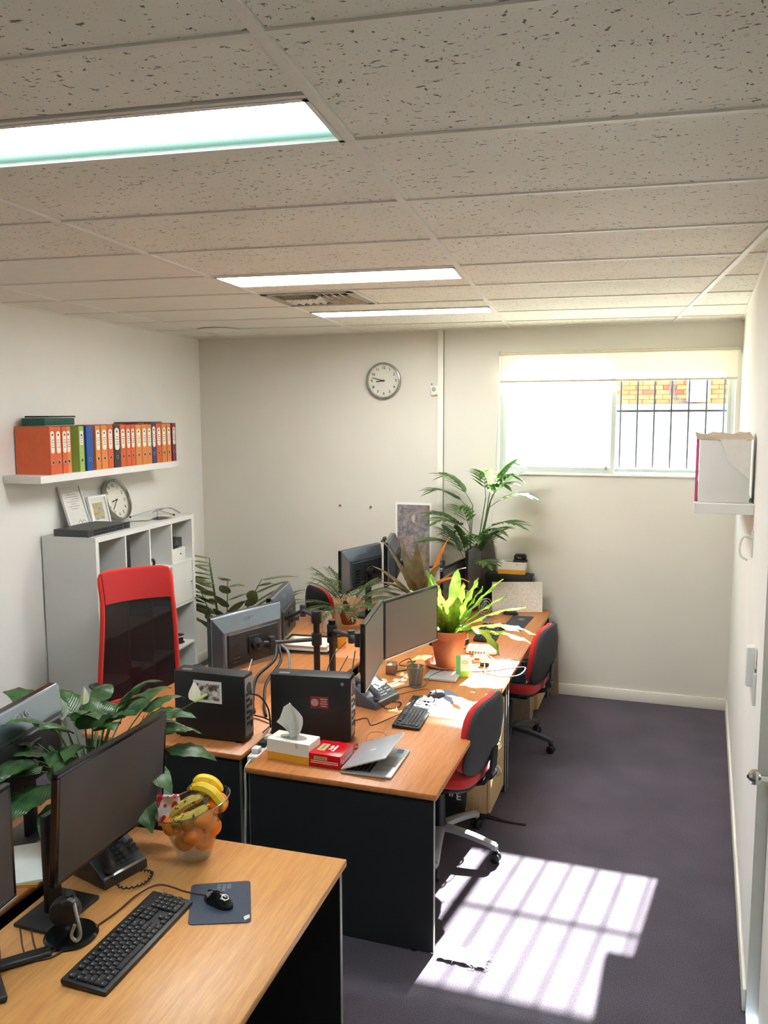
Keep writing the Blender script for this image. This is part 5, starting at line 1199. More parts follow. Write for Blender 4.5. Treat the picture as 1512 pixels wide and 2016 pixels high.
def pad(label, pts, m, th=.003):
    c = Vector((sum(p[0] for p in pts)/4, sum(p[1] for p in pts)/4, DZT)); t = thing('mouse_pad', label, 'mouse pad', c)
    g = G(); P = []
    pts = [Vector((p[0]-c.x, p[1]-c.y, 0)) for p in pts]
    for i, p in enumerate(pts):
        a, b = pts[i-1], pts[(i+1) % 4]
        for q in range(4): f = q/3; u = p+(a-p).normalized()*.012*(1-f)+(b-p).normalized()*.012*f; u = u.lerp(p, .35*math.sin(PI*f)); P.append((u.x, u.y))
    g.prism(P, th); g.ob('mat', m, t, smooth=False); return t, c
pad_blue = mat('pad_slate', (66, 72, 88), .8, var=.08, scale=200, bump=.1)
t, c = pad('slate blue mouse pad with a curled corner on the foreground desk', [(-1.331, 2.053), (-1.156, 2.126), (-1.266, 2.329), (-1.437, 2.246)], pad_blue)
ang = math.atan2(.073, .175)
g = G()
for q in range(3): [g.box((-.015+.016*q, .098-.007*k, .0034), (.012, .0022, .0006), rotm(0, 0, ang)) for k in range(6-(q == 2)*2)]
g.ob('printed_lines', mat('pad_print', (150, 154, 164), .7), t, smooth=False)
g = G(); g.slab([[(.135-c.x*0-.055+.02*i, -.028+.02*i-.02*j*.0, .003+.004*i) for i in range(3)] for j in range(2)] if False else [[(.118, -.062, .0035), (.128, -.046, .0045)], [(.110, -.052, .0075), (.122, -.038, .0095)]], .001, rotm(0, 0, 0)); g.ob('curled_corner', paper, t)
mouse('black mouse with a ring emblem on the slate blue pad in the foreground', (-1.298, 2.178, DZT+.0035), 1.30, gloss_black, mid_grey, True)
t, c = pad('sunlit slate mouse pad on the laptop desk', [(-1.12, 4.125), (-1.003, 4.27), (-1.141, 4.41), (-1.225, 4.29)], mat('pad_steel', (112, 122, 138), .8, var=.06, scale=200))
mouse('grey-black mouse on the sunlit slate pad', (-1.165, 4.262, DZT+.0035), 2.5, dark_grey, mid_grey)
t, c = pad('dark mouse pad with a round white emblem on the far desk', [(-1.112, 5.781), (-.965, 5.782), (-.944, 6.235), (-1.102, 6.227)], mat('pad_dark', (54, 58, 66), .8, var=.08, scale=200))
g = G(); g.tube([(.012+.022*math.cos(a), .11+.03*math.sin(a), .0036) for a in [2*PI*k/20 for k in range(20)]], .0012, 5, closed=True); g.tube([(.012+.010*math.cos(a), .11+.014*math.sin(a), .0036) for a in [2*PI*k/16 for k in range(16)]], .0012, 5, closed=True); g.ob('emblem', mat('pad_emblem', (170, 174, 180), .7), t)
mouse('black mouse at the near corner of the dark emblem pad', (-1.105, 5.80, DZT+.0035), 2.2, black, dark_grey)
mouse('black mouse beyond the dark emblem pad near the leaning notices', (-1.125, 6.255, DZT), 1.7, black, dark_grey)

def phone(label, loc, rz, body, keys_m, screen=True, w=.225, d=.205):
    """user at local -y"""
    t = thing('desk_phone', label, 'phone', loc, rz, 'desk phones')
    prof = [(-d/2, .0), (d/2, .0), (d/2, .105), (d/2-.03, .118), (-d/2, .030)]
    g = G(); g.prism(prof, w, Matrix(((0, 0, 1, -w/2), (1, 0, 0, 0), (0, 1, 0, 0), (0, 0, 0, 1))), bv=.004); g.ob('body', body, t)
    sl = math.atan2(.088, d-.03); M = at(0, -d/2, .030, sl, 0, 0)
    def on(nm, x, y, sx, sy, m, par=t, z=.0016, h=.0035): g = G(); g.box((x, y, z), (sx, sy, h), M, bv=.001, seg=1); return g.ob(nm, m, par)
    if screen:
        on('display', .035, .158, .125, .052, mat('lcd_green', (120, 140, 128), .25), t)
    g = G()
    for r in range(4):
        for c in range(3): g.box((-.012+.019*c, .088-.018*r, .003), (.013, .010, .005), M, bv=.0015, seg=1)
    for r in range(3):
        for c in range(2): g.box((.058+.020*c, .088-.020*r, .003), (.014, .009, .005), M, bv=.0015, seg=1)
    g.lathe([(.015, 0), (.015, .004)], 16, M @ at(.05, .112, .001))
    for c in range(4): g.box((-.012+.026*c, .122, .003), (.018, .006, .005), M)
    g.ob('keypad', keys_m, t)
    g = G(); g.box((.0, .006, .002), (w-.01, .008, .004), M); g.ob('front_strip', silver, t, smooth=False)
    hx = -w/2+.034
    g = G(); P = curve([(hx, .022, .012), (hx, .03, .030), (hx, .07, .040), (hx, .12, .040), (hx, .165, .030), (hx, .175, .012)], 5)
    g.tube(P, [.020, .021, .0215]+[.017]*(len(P)-6)+[.0215, .021, .020], 12, M); g.ob('handset', body, t)
    coil = []; 
    base = curve([(hx, -d/2+.012, .035), (hx-.005, -d/2-.05, .012), (hx+.05, -d/2-.085, .010), (hx+.11, -d/2-.06, .010), (hx+.10, -d/2-.015, .012)], 14)
    for i, p in enumerate(base): a = i*1.9; coil.append(p+Vector((.004*math.cos(a), .0, .004*math.sin(a)+.002)))
    g = G(); g.tube(coil, .0028, 5); g.ob('coiled_cord', cable_black, t)
    return t
phone('blue grey desk phone with display and coiled cord under the edge-on monitor', (-1.475, 4.10, DZT), 1.295, mat('phone_blue_grey', (84, 90, 104), .4), mat('phone_keys_pale', (196, 202, 210), .4))
phone('black desk phone below the large foreground monitor', (-1.742, 2.235, DZT), 1.30, mat('phone_black', (40, 42, 44), .35), dark_grey, True, .175, .165)
phone('black desk phone on the far desk behind the terracotta pot', (-1.36, 5.30, DZT), 1.25, mat('phone_black', (40, 42, 44)), mid_grey, True, .2, .19)

# headset on a round stand, foreground desk
t = thing('headset_stand', 'black headset hanging on a round based stand on the foreground desk', 'headset', (-1.630, 1.90, DZT), .3)
g = G(); g.lathe([(.075, 0), (.078, .004), (.070, .012), (.02, .016), (0, .016)], 32); g.ob('base', gloss_black, t)
g = G(); g.tube(curve([(0, .02, .012), (0, .025, .06), (0, .02, .11), (0, .0, .135)], 5), .011, 10); g.ob('stem', black, t)
g = G(); g.pad(.085, .075, .05, lambda p: Vector((p.x-.01, p.y-.01, p.z+.085)), 2.4); g.ob('charging_cradle', black, t)
g = G(); g.tube(curve([(.03, -.045, .14), (.045, -.06, .10), (.055, -.065, .05), (.045, -.07, .032), (.030, -.068, .045), (.038, -.062, .075)], 6), .005, 8); g.ob('ear_loop', silver, t)
g = G(); g.tube([(.0, -.03, .12), (.02, -.045, .135), (.035, -.05, .13)], [.014, .012, .008], 10); g.ob('microphone', black, t)

# ---------------------------------------------------------------- fruit bowl
BC = Vector((-1.523, 2.405, DZT)); RV = Vector((.946, .324, 0)); CV = Vector((.536, -.843, 0))
def bp(r, c, z): return BC+RV*r+CV*c+Vector((0, 0, z-DZT))
t = thing('fruit_bowl', 'clear glass bowl full of oranges and bananas on the foreground desk', 'bowl', BC, .33)
gl = clear_mat('bowl_glass', (.90, .93, .92, 1), .10)
po = [(.0, .002), (.050, .002), (.056, .010), (.068, .045), (.088, .10), (.108, .15), (.128, .195)]; pi_ = [(.125, .196), (.105, .151), (.085, .102), (.064, .048), (.050, .018), (0, .016)]
g = G(); g.lathe(po+pi_, 48, cap=False)
for v in g.bm.verts: v.co.z += max(0, v.co.z-.08)*.28*(v.co.x/.128)
g.ob('glass', gl, t)
g = G(); g.tube([(.1265*math.cos(a), .1265*math.sin(a), .1955+.1155*.28*math.cos(a)*.99) for a in [2*PI*k/48 for k in range(48)]], .0026, 6, closed=True); g.ob('rim', clear_mat('rim_glass', (.86, .89, .88, 1), .35), t)
peel = mat('orange_peel', (238, 122, 22), .42, var=.10, scale=220, bump=.12)
om = G(); om.ball((0, 0, 0), .0365, sc=(1, 1, .93), seg=20, rings=14); om = om.mesh('peel', peel)
cm_ = G(); cm_.lathe([(0, .0335), (.003, .0345), (.004, .0332), (0, .033)], 8); cm_ = cm_.mesh('stem_button', mat('orange_button', (110, 120, 50), .8))
OR = [(.086, .01, .902, 'orange resting highest at the right rim of the glass bowl'), (.032, .052, .868, 'orange resting on the near rim in the middle of the bowl'), (-.070, .045, .838, 'orange low at the left side of the bowl under the bananas'),
      (-.012, .03, .842, 'orange behind the near rim beneath the lower banana'), (.060, .028, .825, 'orange pressed against the right glass wall below the highest one'), (-.030, .018, .770, 'orange lying lowest against the left of the bowl'),
      (.034, .012, .766, 'orange lying lowest against the right of the bowl'), (.0, .052, .806, 'large orange in the middle of the bowl seen through the glass'), (-.055, -.02, .815, 'orange at the back left of the bowl'), (.03, -.05, .82, 'orange at the back of the bowl under the top banana')]
for i, (r, c, z, lab) in enumerate(OR):
    o = thing('orange', lab, 'orange', bp(r, c, z), i*.9, 'oranges in the glass bowl', .4*math.sin(i*2.1), .5*math.cos(i*1.3))
    link('peel', om, o); link('stem_button', cm_, o)
def banana_mat(name, a, b, spots):
    m = NT(name); v = m.coords(); n = m.noise(v, 20, 3); n2 = m.noise(v, 55, 2)
    base = m.ramp(n.outputs[0], [(.35, lin(a)), (.65, lin(b))]); sp = m.ramp(n2.outputs[0], [(spots, (0, 0, 0, 1)), (spots+.06, (1, 1, 1, 1))])
    m.link(m.mix(sp, base, lin((84, 56, 24))), m.b.inputs['Base Color']); m.b.inputs['Roughness'].default_value = .45; return m.m
by = banana_mat('banana_yellow', (232, 186, 34), (240, 204, 60), .70); bs = banana_mat('banana_spotted', (196, 166, 70), (214, 188, 100), .60)
def banana(label, pts, m, r=.0165):
    P = curve(pts, 5); n = len(P); p0 = Vector(pts[0])
    prof = [r*(.34 if i < 2 else (.62+.38*math.sin(PI*min(1, (i-1)/(n*.28))/2)) if i < n*.3 else (1 if i < n*.8 else max(.22, math.cos((i-n*.8)/(n*.2)*PI/2*.95)))) for i in range(n)]
    t = thing('banana', label, 'banana', p0, 0, 'bananas on top of the fruit bowl')
    g = G(); g.tube([p-p0 for p in P], prof, 7); g.ob('skin', m, t, ang=25)
    d = (P[0]-P[1]).normalized(); g = G(); g.tube([Vector((0, 0, 0)), d*.012], [.0055, .0065], 7); g.ob('stalk', mat('banana_stalk', (120, 96, 40), .7), t)
    return t
banana('ripe yellow banana arching highest over the fruit bowl', [bp(-.005, .015, .955), bp(.025, .02, .965), bp(.065, .03, .952), bp(.094, .035, .915), bp(.104, .03, .895)], by, .018)
banana('ripe yellow banana behind the highest one', [bp(.0, -.005, .958), bp(.03, -.012, .978), bp(.07, -.015, .968), bp(.10, -.015, .93)], by, .0175)
banana('spotted banana lying across the top left of the fruit', [bp(.045, .01, .928), bp(.01, .03, .925), bp(-.035, .04, .905), bp(-.075, .045, .868)], bs, .018)
banana('spotted browning banana below the other spotted one', [bp(.055, .035, .905), bp(.02, .065, .893), bp(-.03, .078, .875), bp(-.075, .075, .862)], bs, .018)
t = thing('snack_packet', 'white and red crinkled snack packet tucked in the left of the fruit bowl', 'packet', bp(-.085, -.005, .845), .33)
R = random.Random(2)
def pk(u, v): return Vector((.075*(u-.5), .018*math.sin(u*PI)*math.sin(v*PI)+R.uniform(-.003, .003), .11*(v-.30)))
def pk_mat():
    m = NT('packet_print'); n = m.noise(m.coords(), 26, 1); m.link(m.ramp(n.outputs[0], [(.52, lin((232, 230, 226))), (.56, lin((206, 44, 58))), (.68, lin((206, 44, 58))), (.70, lin((150, 190, 190)))]), m.b.inputs['Base Color']); m.b.inputs['Roughness'].default_value = .3; return m.m
g = G(); g.slab([[pk(i/6, j/7) for i in range(7)] for j in range(8)], .012); g.ob('wrapper', pk_mat(), t)

# ---------------------------------------------------------------- things around the terracotta pot
t = thing('pen_cup', 'wire mesh pen cup with a green marker beside the desk phone', 'pen cup', (-1.333, 4.43, DZT))
g = G(); n = 20; ring = [(.034, .002), (.044, .108)]
rows = [[(((.033+.011*v)*math.copysign(abs(math.cos(a))**.55, math.cos(a))), ((.033+.011*v)*math.copysign(abs(math.sin(a))**.55, math.sin(a))), .003+.105*v) for a in [2*PI*k/24 for k in range(25)]] for v in (0, .25, .5, .75, 1)]
g.slab(rows, .0012); g.ob('mesh_wall', see_mat('cup_mesh', (120, 124, 124), .5, 0, .4), t)
g = G(); g.tube([rows[4][k] for k in range(24)], .0022, 6, closed=True); g.ob('rim', mid_grey, t)
g = G(); g.box((0, 0, .0025), (.06, .06, .003), bv=.001); g.ob('bottom', mid_grey, t)
for x, y, lx, ly, h, m, lab, r in ((-.008, .0, -.012, .01, .125, mat('marker_green', (60, 160, 90), .4), 'green marker standing in the mesh pen cup', .007), (.012, .008, .016, .012, .115, mat('pencil_orange', (190, 110, 50), .5), 'orange pencil standing in the mesh pen cup', .004), (.006, -.010, .02, -.012, .12, mat('pen_white', (220, 222, 224), .4), 'white pen standing in the mesh pen cup', .0045)):
    p = thing('pen', lab, 'pen', (-1.333+x, 4.43+y, DZT+.0045), 0, 'pens in the mesh cup'); g = G(); g.tube([(0, 0, .006), (lx*.85, ly*.85, h*.85)], r, 8); g.ob('barrel', m, p); g = G(); g.tube([(lx*.85, ly*.85, h*.85), (lx, ly, h)], r*1.12, 8); g.ob('cap', m, p)
t = thing('notebook', 'closed silver notebook lying beside the pen cup in the sun', 'notebook', (-1.222, 4.610, DZT), .02)
g = G(); g.box((0, 0, .009), (.19, .16, .016), bv=.004); g.ob('cover', mat('silver_cover', (200, 204, 212), .35, .3), t)
t = thing('medicine_box', 'small green and white carton standing in front of the terracotta pot', 'carton', (-1.118, 4.672, DZT), .25)
g = G(); g.box((.014, 0, .059), (.052, .05, .116)); g.ob('white_panel', paper, t, smooth=False)
g = G(); g.box((-.0255, 0, .059), (.026, .0505, .1162)); g.ob('green_panel', mat('carton_green', (76, 188, 116), .5), t, smooth=False)
g = G(); g.box((.014, -.0254, .018), (.05, .001, .034)); g.ob('green_print', mat('carton_lime', (140, 210, 90), .5), t, smooth=False)
g = G(); g.tube([(.014+.016*math.cos(a), -.0256, .090+.008*math.sin(a)) for a in [2*PI*k/18 for k in range(18)]], .0012, 5, closed=True); g.ob('emblem', mat('emblem_teal', (50, 130, 120), .5), t)
t = thing('white_router', 'flat white router box lying in the sun behind the pot', 'router', (-1.115, 5.20, DZT), .10)
g = G(); g.box((0, 0, .018), (.20, .15, .030), bv=.010, seg=3); g.ob('case', white_plastic, t)
g = G(); [g.box((-.07+.018*q, -.0755, .016), (.012, .002, .012)) for q in range(6)]; g.ob('ports', mat('port_brown', (120, 84, 60), .5), t)
t = thing('adapter', 'small black adapter block among the cables in front of the white router', 'adapter', (-1.035, 4.90, DZT), .1); g = G(); g.box((0, 0, .014), (.055, .04, .026), bv=.004); g.ob('block', black, t)
g = G(); g.box((.0, -.004, .0275), (.04, .025, .001)); g.ob('sticker', mat('yellow_label', (220, 180, 70), .5), t)
t = thing('note_stack', 'stack of white notes in front of the white router', 'notes', (-1.085, 5.005, DZT), .2); g = G(); g.box((0, 0, .015), (.08, .07, .028)); g.ob('stack', paper, t, smooth=False); g = G(); g.box((-.02, -.036, .018), (.03, .002, .012)); g.ob('red_tab', tea_red, t, smooth=False)
zc = DZT+.004
grey_c = mat('cable_grey', (96, 92, 86), .5)
cable('grey cable looping out over the desk edge above the drawers', [(-1.42, 4.30, zc), (-1.36, 4.38, zc), (-1.31, 4.36, zc+.004), (-1.275, 4.43, zc), (-1.28, 4.56, zc+.012), (-1.22, 4.70, zc+.012), (-1.08, 4.76, zc), (-.96, 4.80, zc+.004), (-.86, 4.86, zc+.012), (-.79, 4.90, zc+.010), (-.80, 4.74, zc+.012), (-.90, 4.70, zc+.004), (-1.0, 4.76, zc+.004), (-1.03, 4.87, zc+.02)], .0032, grey_c)
cable('thin pale cable tangled in front of the white router', [(-1.06, 5.10, zc+.012), (-.99, 5.03, zc), (-.94, 5.10, zc), (-.90, 5.00, zc), (-.97, 4.93, zc), (-1.02, 4.97, zc+.01), (-.93, 5.05, zc+.004), (-.88, 5.10, zc)], .0022, cable_white)
cable('yellow network cable beside the white router', [(-1.08, 5.11, zc+.012), (-1.04, 5.04, zc), (-1.02, 4.95, zc), (-1.10, 4.90, zc), (-1.02, 4.86, zc), (-.93, 4.92, zc)], .0028, mat('cable_yellow', (214, 170, 50), .5))
cable('pale cable running from the phone past the pen cup', [(-1.50, 4.33, zc), (-1.44, 4.45, zc), (-1.42, 4.60, zc), (-1.40, 4.68, zc), (-1.39, 4.62, zc+.01), (-1.46, 4.55, zc), (-1.56, 4.62, zc)], .003, cable_white)
cable('dark coil of cable under the monitor beside the terracotta pot', [(-1.50, 4.62, zc), (-1.44, 4.72, zc), (-1.48, 4.80, zc+.03), (-1.53, 4.74, zc+.01), (-1.47, 4.68, zc+.02), (-1.43, 4.76, zc+.03), (-1.50, 4.82, zc)], .003, cable_black)
cable('mouse cord running to the keyboard of the laptop desk', [(-1.19, 4.31, zc+.01), (-1.26, 4.36, zc), (-1.36, 4.24, zc), (-1.40, 4.10, zc)], .0018, cable_black)
cable('keyboard cord with a ferrite bead beside the coiled phone cord', [(-1.265, 3.93, zc+.006), (-1.30, 3.88, zc), (-1.33, 3.80, zc), (-1.36, 3.76, zc), (-1.42, 3.84, zc), (-1.50, 3.70, zc)], .0022, cable_black)
t = thing('speaker_box', 'small brown box under the monitor beside the pot', 'box', (-1.53, 4.60, DZT), .2); g = G(); g.box((0, 0, .03), (.06, .09, .058), bv=.004); g.ob('case', mat('walnut_box', (112, 80, 58), .5), t)

# ---------------------------------------------------------------- far desk by the window
t = thing('notice_board', 'printed notice sheets on a leaning board in front of the far black computer', 'notice', (-1.09, 6.340, DZT), .31, None, -.13)
g = G(); g.box((0, 0, .118), (.385, .006, .232)); g.ob('board', cream_paper, t, smooth=False)
def lines_mat(nm, sx, sz):
    m = NT(nm); tc = m.n.new('ShaderNodeTexCoord'); mp = m.n.new('ShaderNodeMapping'); mp.inputs['Scale'].default_value = (1, 1, 1); m.link(tc.outputs['Object'], mp.inputs[0])
    sp = m.n.new('ShaderNodeSeparateXYZ'); m.link(mp.outputs[0], sp.inputs[0])
    w = m.node('ShaderNodeMath', operation='MULTIPLY'); w.inputs[1].default_value = sz; m.link(sp.outputs[2], w.inputs[0]); fr = m.node('ShaderNodeMath', operation='FRACT'); m.link(w.outputs[0], fr.inputs[0])
    lt = m.node('ShaderNodeMath', operation='LESS_THAN'); lt.inputs[1].default_value = .4; m.link(fr.outputs[0], lt.inputs[0])
    n = m.noise(m.coords((sx, 1, sz)), 1., 1); gt = m.node('ShaderNodeMath', operation='GREATER_THAN'); gt.inputs[1].default_value = .5; m.link(n.outputs[0], gt.inputs[0])
    mu = m.node('ShaderNodeMath', operation='MULTIPLY'); m.link(lt.outputs[0], mu.inputs[0]); m.link(gt.outputs[0], mu.inputs[1])
    m.link(m.mix(mu.outputs[0], lin((228, 224, 214)), lin((184, 178, 170))), m.b.inputs['Base Color']); m.b.inputs['Roughness'].default_value = .8; return m.m
pl = lines_mat('printed_sheet', 70, 130)
for x, z, w, h in ((-.085, .118, .19, .21), (.10, .178, .16, .10), (.10, .066, .15, .11)): g = G(); g.box((x, -.004, z), (w, .0015, h)); g.ob('sheet', pl, t, smooth=False)
t = thing('hole_punch', 'black two-hole punch on the far tissue box', 'hole punch', (-1.10, 6.51, DZT+.2712+.0955), .1)
g = G(); g.box((0, 0, .008), (.11, .07, .014), bv=.004); g.ob('base', black, t)
g = G(); g.prism([(-.045, .014), (.045, .014), (.05, .045), (.035, .062), (-.035, .062), (-.05, .045)], .05, Matrix(((1, 0, 0, 0), (0, 0, 1, -.025), (0, 1, 0, 0), (0, 0, 0, 1))), bv=.004); g.ob('lever', gloss_black, t)
t = thing('desk_fan', 'small silver fan behind the fern on the far desk', 'fan', (-1.27, 6.02, DZT), .9)
g = G(); g.lathe([(.05, 0), (.05, .008), (.01, .012), (.01, .05)], 20); g.ob('base', silver, t)
for r in (.02, .04, .06): g = G(); g.tube([(r*math.cos(a), 0, .105+r*math.sin(a)) for a in [2*PI*k/24 for k in range(24)]], .0022, 5, closed=True); g.ob('guard_ring', silver, t)
for k in range(3): g = G(); g.box((0, .006, .03), (.03, .003, .05), at(0, 0, .105, 0, 2*PI*k/3)); g.ob('blade', mid_grey, t)

# ---------------------------------------------------------------- clutter between and on the left desks
t = thing('power_board', 'white power board lying between the two near desks', 'power board', (-1.756, 3.42, DZT-.045), math.radians(94))
g = G(); g.box((0, 0, .02), (.34, .052, .038), bv=.006); g.ob('body', white_plastic, t)
for k in range(4): g = G(); g.box((-.12+.075*k, 0, .052), (.042, .036, .028), bv=.006); g.ob('plug', black if k % 2 else white_plastic, t)
cable('white mains lead hanging from the power board down to the floor', [(-1.752, 3.25, DZT-.02), (-1.755, 3.205, DZT-.05), (-1.748, 3.19, .52), (-1.756, 3.19, .30), (-1.742, 3.185, .16), (-1.75, 3.17, .05), (-1.73, 3.16, .010)], .0055, cable_white, 'mains_lead')
for lab, pts, r, m in (
    ('black cable arching from the photo computer to the desk gap', [(-1.82, 3.40, .93), (-1.775, 3.40, .92), (-1.755, 3.44, .85), (-1.755, 3.46, .755)], .0042, cable_black),
    ('black cable hanging behind the photo computer', [(-1.82, 3.42, .82), (-1.78, 3.45, .80), (-1.75, 3.50, .76), (-1.752, 3.52, .755)], .004, cable_black),
    ('black cable lying from the photo computer toward the monitor posts', [(-1.80, 3.47, .72), (-1.84, 3.70, zc), (-1.93, 3.92, zc), (-1.88, 4.12, zc), (-1.90, 4.28, zc)], .0042, cable_black),
    ('thick black cable bundle drooping from the monitor arm joint', [(-2.07, 4.18, .935), (-2.05, 4.10, .87), (-2.10, 3.98, .80), (-2.04, 3.82, .725), (-1.98, 3.72, .712)], .010, cable_black),
    ('second black cable bundle drooping from the arm joint', [(-2.06, 4.18, .93), (-2.02, 4.12, .86), (-2.03, 3.96, .78), (-1.96, 3.80, .715), (-1.90, 3.70, .708)], .008, cable_black),
    ('pale cable loop drooping from the arm joint beside the tall post', [(-2.05, 4.20, .93), (-1.99, 4.16, .90), (-1.96, 4.10, .82), (-1.96, 4.02, .74), (-1.97, 3.95, .706)], .008, mat('cable_mid_grey', (128, 128, 126), .5)),
    ('thin white cable dropping from the near monitor back', [(-2.16, 4.05, .88), (-2.15, 3.98, .82), (-2.11, 3.86, .74), (-2.02, 3.76, .706)], .003, cable_white),
    ('thin black cable hanging from the short monitor post', [(-1.66, 4.20, .98), (-1.70, 4.10, .92), (-1.72, 4.02, .80), (-1.74, 3.98, .72)], .0032, cable_black),
    ('black cable dropping behind the edge-on monitor', [(-1.55, 4.05, .98), (-1.52, 3.92, .90), (-1.50, 3.80, .78), (-1.46, 3.72, .704)], .0036, cable_black),
    ('second black cable dropping behind the edge-on monitor', [(-1.58, 4.02, .96), (-1.60, 3.86, .84), (-1.53, 3.74, .74), (-1.44, 3.66, .704)], .003, cable_black),
    ('dark red cable lying on the desk behind the photo computer', [(-1.84, 3.62, zc), (-1.95, 3.66, zc), (-2.06, 3.60, zc), (-2.20, 3.66, zc), (-2.34, 3.60, zc)], .0026, mat('dark_red_wire', (150, 24, 34))),
    ('thin black cable curling on the desk in front of the red mesh chair', [(-2.30, 3.44, zc), (-2.36, 3.56, zc+.02), (-2.42, 3.50, zc+.06), (-2.44, 3.42, zc), (-2.50, 3.52, zc)], .0024, cable_black),
    ('red brown mouse cord crossing the foreground desk', [(-1.78, 1.90, zc), (-1.66, 1.80, zc), (-1.61, 1.86, zc), (-1.575, 2.02, zc), (-1.565, 2.13, zc+.004), (-1.52, 2.19, zc+.014), (-1.42, 2.185, zc+.012), (-1.355, 2.19, zc+.010)], .0028, mat('cord_brown', (70, 34, 30), .5)),
    ('second cord lying beside the headset stand on the foreground desk', [(-1.80, 1.88, zc), (-1.69, 1.78, zc), (-1.63, 1.78, zc), (-1.60, 1.84, zc), (-1.60, 1.95, zc)], .0024, mat('cord_brown', (70, 34, 30)))):
    cable(lab, pts, r, m)
t = thing('paper_tray', 'dark letter tray with papers on the desk behind the monitor posts', 'tray', (-2.20, 4.93, DZT), .12)
g = G(); g.box((0, 0, .004), (.34, .26, .006), bv=.002); [g.box((x, y, .03), (sx, sy, .05), bv=.002) for x, y, sx, sy in ((0, .128, .34, .006), (-.168, 0, .006, .26), (.168, 0, .006, .26))]; g.ob('tray', dark_grey, t)
R = random.Random(8)
for k in range(6): g = G(); g.box((R.uniform(-.01, .01), R.uniform(-.01, .01), .012+.007*k), (.30, .215, .005), rz=R.uniform(-.06, .06)); g.ob('paper_bundle', cream_paper if k % 2 else paper, t, smooth=False)
t = thing('tissue_roll', 'white crumpled tissue standing on the desk near the small palm', 'tissue', (-2.245, 5.33, DZT), .3)
g = G(); g.slab([[(.075*(i/6-.5)*(1-.35*v)+.006*math.sin(i*2), .018*math.sin(i*1.4+v*2), .005+.15*v*(1-.2*abs(i/6-.5))) for i in range(7)] for v in (0, .3, .6, .85, 1)], .02); g.ob('tissue', tissue_paper, t)
t = thing('orange_cup', 'small orange cup behind the short monitor post', 'cup', (-2.02, 5.02, DZT)); g = G(); g.lathe([(.0, .0), (.03, .0), (.038, .09), (.036, .09), (.028, .006), (0, .006)], 24); g.ob('cup', mat('cup_orange', (226, 150, 40), .4), t)
t = thing('paper_sheet', 'pale sheet of paper on the desk at the foot of the tall monitor post', 'paper', (-2.02, 4.33, DZT+.0005), .2); g = G(); g.slab([[(-.06, -.08, .0012), (.06, -.08, .0012)], [(-.06, 0, .004), (.06, 0, .002)], [(-.06, .08, .0012), (.06, .08, .0012)]], .001); g.ob('sheet', cream_paper, t)
t = thing('leaning_print', 'framed print leaning at the back of the far left desk', 'picture', (-1.86, 6.40, DZT), 0., None, -.10)
g = G(); g.box((0, 0, .13), (.20, .012, .26)); g.ob('frame', cream_paper, t, smooth=False); g = G(); g.box((0, -.008, .13), (.16, .003, .21)); g.ob('print', photo_mat(), t, smooth=False)
# foreground left desk clutter
t = thing('document_pile', 'white papers and a yellow envelope behind the foreground monitors', 'papers', (-2.08, 2.17, DZT), .35)
g = G(); g.box((0, 0, .006), (.26, .30, .010)); g.ob('yellow_envelope', mat('envelope_yellow', (214, 160, 60), .7), t, smooth=False)
g = G(); g.box((.03, -.03, .0155), (.2, .26, .008), rz=.3); g.ob('paper_stack', paper, t, smooth=False)

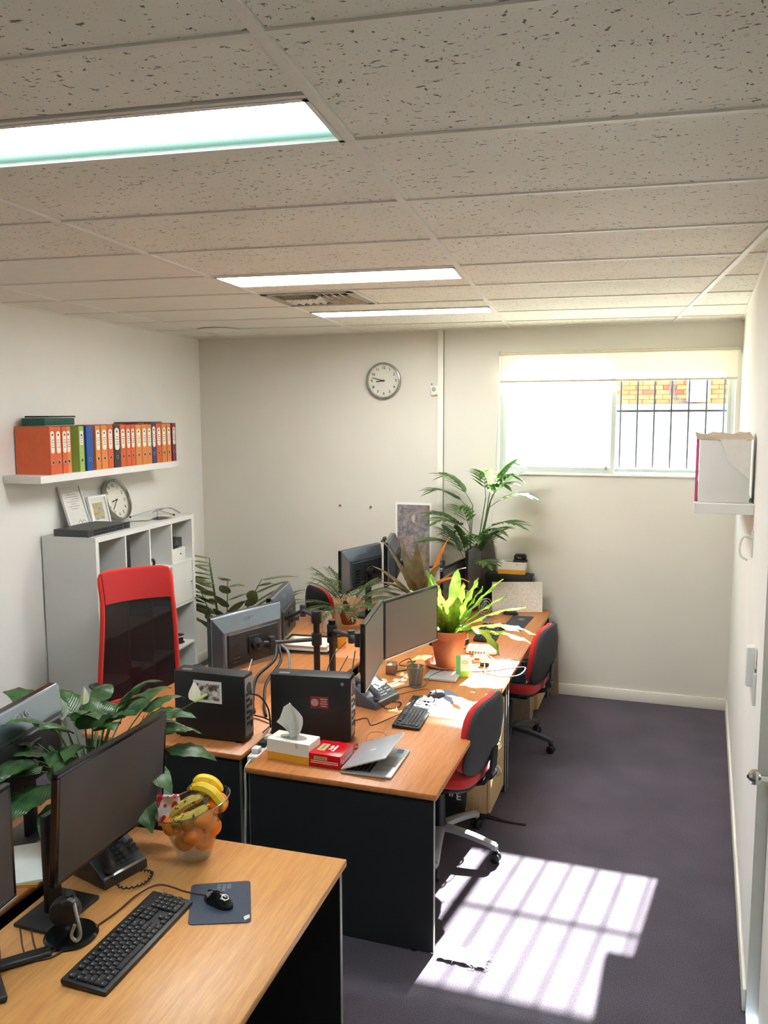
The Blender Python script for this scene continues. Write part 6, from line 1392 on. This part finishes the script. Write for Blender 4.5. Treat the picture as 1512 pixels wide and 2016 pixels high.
# ---------------------------------------------------------------- on the floor
t = thing('backpack', 'black bag with white lettering under the laptop desk beside the drawers', 'bag', (-1.12, 4.262, 0), .06)
g = G(); g.pad(.25, .34, .085, lambda p: Vector((p.x, p.y*(1.1-.5*max(0, p.z)/.17), p.z+.172)), 3.); g.ob('bag', mat('bag_black', (22, 23, 25), .7, var=.2, scale=60, bump=.2), t)
text('lettering', 'ILE', .055, paper, t, at(.085, -.089, .19, PI/2, PI/2, 0) if False else at(.07, -.046, .175, PI/2, 0, 0), .0006, .001)
g = G(); g.tube(curve([(-.06, 0, .335), (-.03, 0, .375), (.03, 0, .375), (.06, 0, .335)], 5), .008, 8); g.ob('handle', black, t)
for lab, dy, r in (('black flat cable end lying on the carpet beyond the chair', 0, .004), ('second strand of the black cable on the carpet', .012, .003)):
    cable(lab, [(-.955, 4.36+dy, .012), (-.90, 4.375+dy*2, .006), (-.80, 4.36+dy, .005), (-.685, 4.362+dy*.3, .005)], r, mat('cable_purple_black', (38, 30, 40), .6))
t = thing('cardboard_box', 'grey-brown carton under the far window desk', 'box', (-.99, 5.93, 0), .05)
g = G(); g.box((0, 0, .115), (.17, .22, .23), bv=.002, seg=1); g.ob('carton', mat('cardboard_grey', (150, 132, 108), .85, var=.08), t, smooth=False)
g = G(); g.box((0, 0, .238), (.174, .10, .014)); g.box((.03, -.11, .236), (.10, .06, .003), rx=.5); g.ob('flap', mat('cardboard_pale', (186, 172, 150), .85), t, smooth=False)
t = thing('cardboard_sheet', 'grey-brown cardboard sheet leaning at the end of the far desk', 'cardboard', (-.822, 6.545, 0), 0, None, 0, 0)
g = G(); g.prism([(-.03, 0), (.035, 0), (.012, .58), (-.03, .60)], .010, Matrix(((1, 0, 0, 0), (0, 0, 1, 0), (0, 1, 0, 0), (0, 0, 0, 1))) @ rotm(.0)); g.ob('sheet', mat('cardboard_grey', (150, 132, 108)), t, smooth=False)
# frayed carpet scrap, the sun on it painted white
t = thing('sunlit_fray', 'frayed carpet scrap at the desk foot with its sunlight painted white', 'cloth', (-.745, 3.165, 0), -.03)
R = random.Random(31)
g = G(); g.slab([[(-.098+.196*i/12, -.045+.09*j/5+R.uniform(-.004, .004), .005+R.uniform(0, .005)) for i in range(13)] for j in range(6)], .004); g.ob('patch', mat('sun_white_fray', (240, 238, 234), .9, var=.05, scale=300, bump=.4), t)
for k in range(46):
    e = R.random(); x = R.uniform(-.1, .1) if e < .7 else .098; y = R.choice((-.045, .045)) if e < .7 else R.uniform(-.045, .045)
    g = G(); a = R.uniform(0, 2*PI); g.tube(curve([(x, y, .006), (x+.012*math.cos(a), y+.012*math.sin(a), .012), (x+.022*math.cos(a+.8), y+.022*math.sin(a+.8), .006)], 3), .0009, 4); g.ob('thread', mat('sun_white_fray', (240, 238, 234)), t)
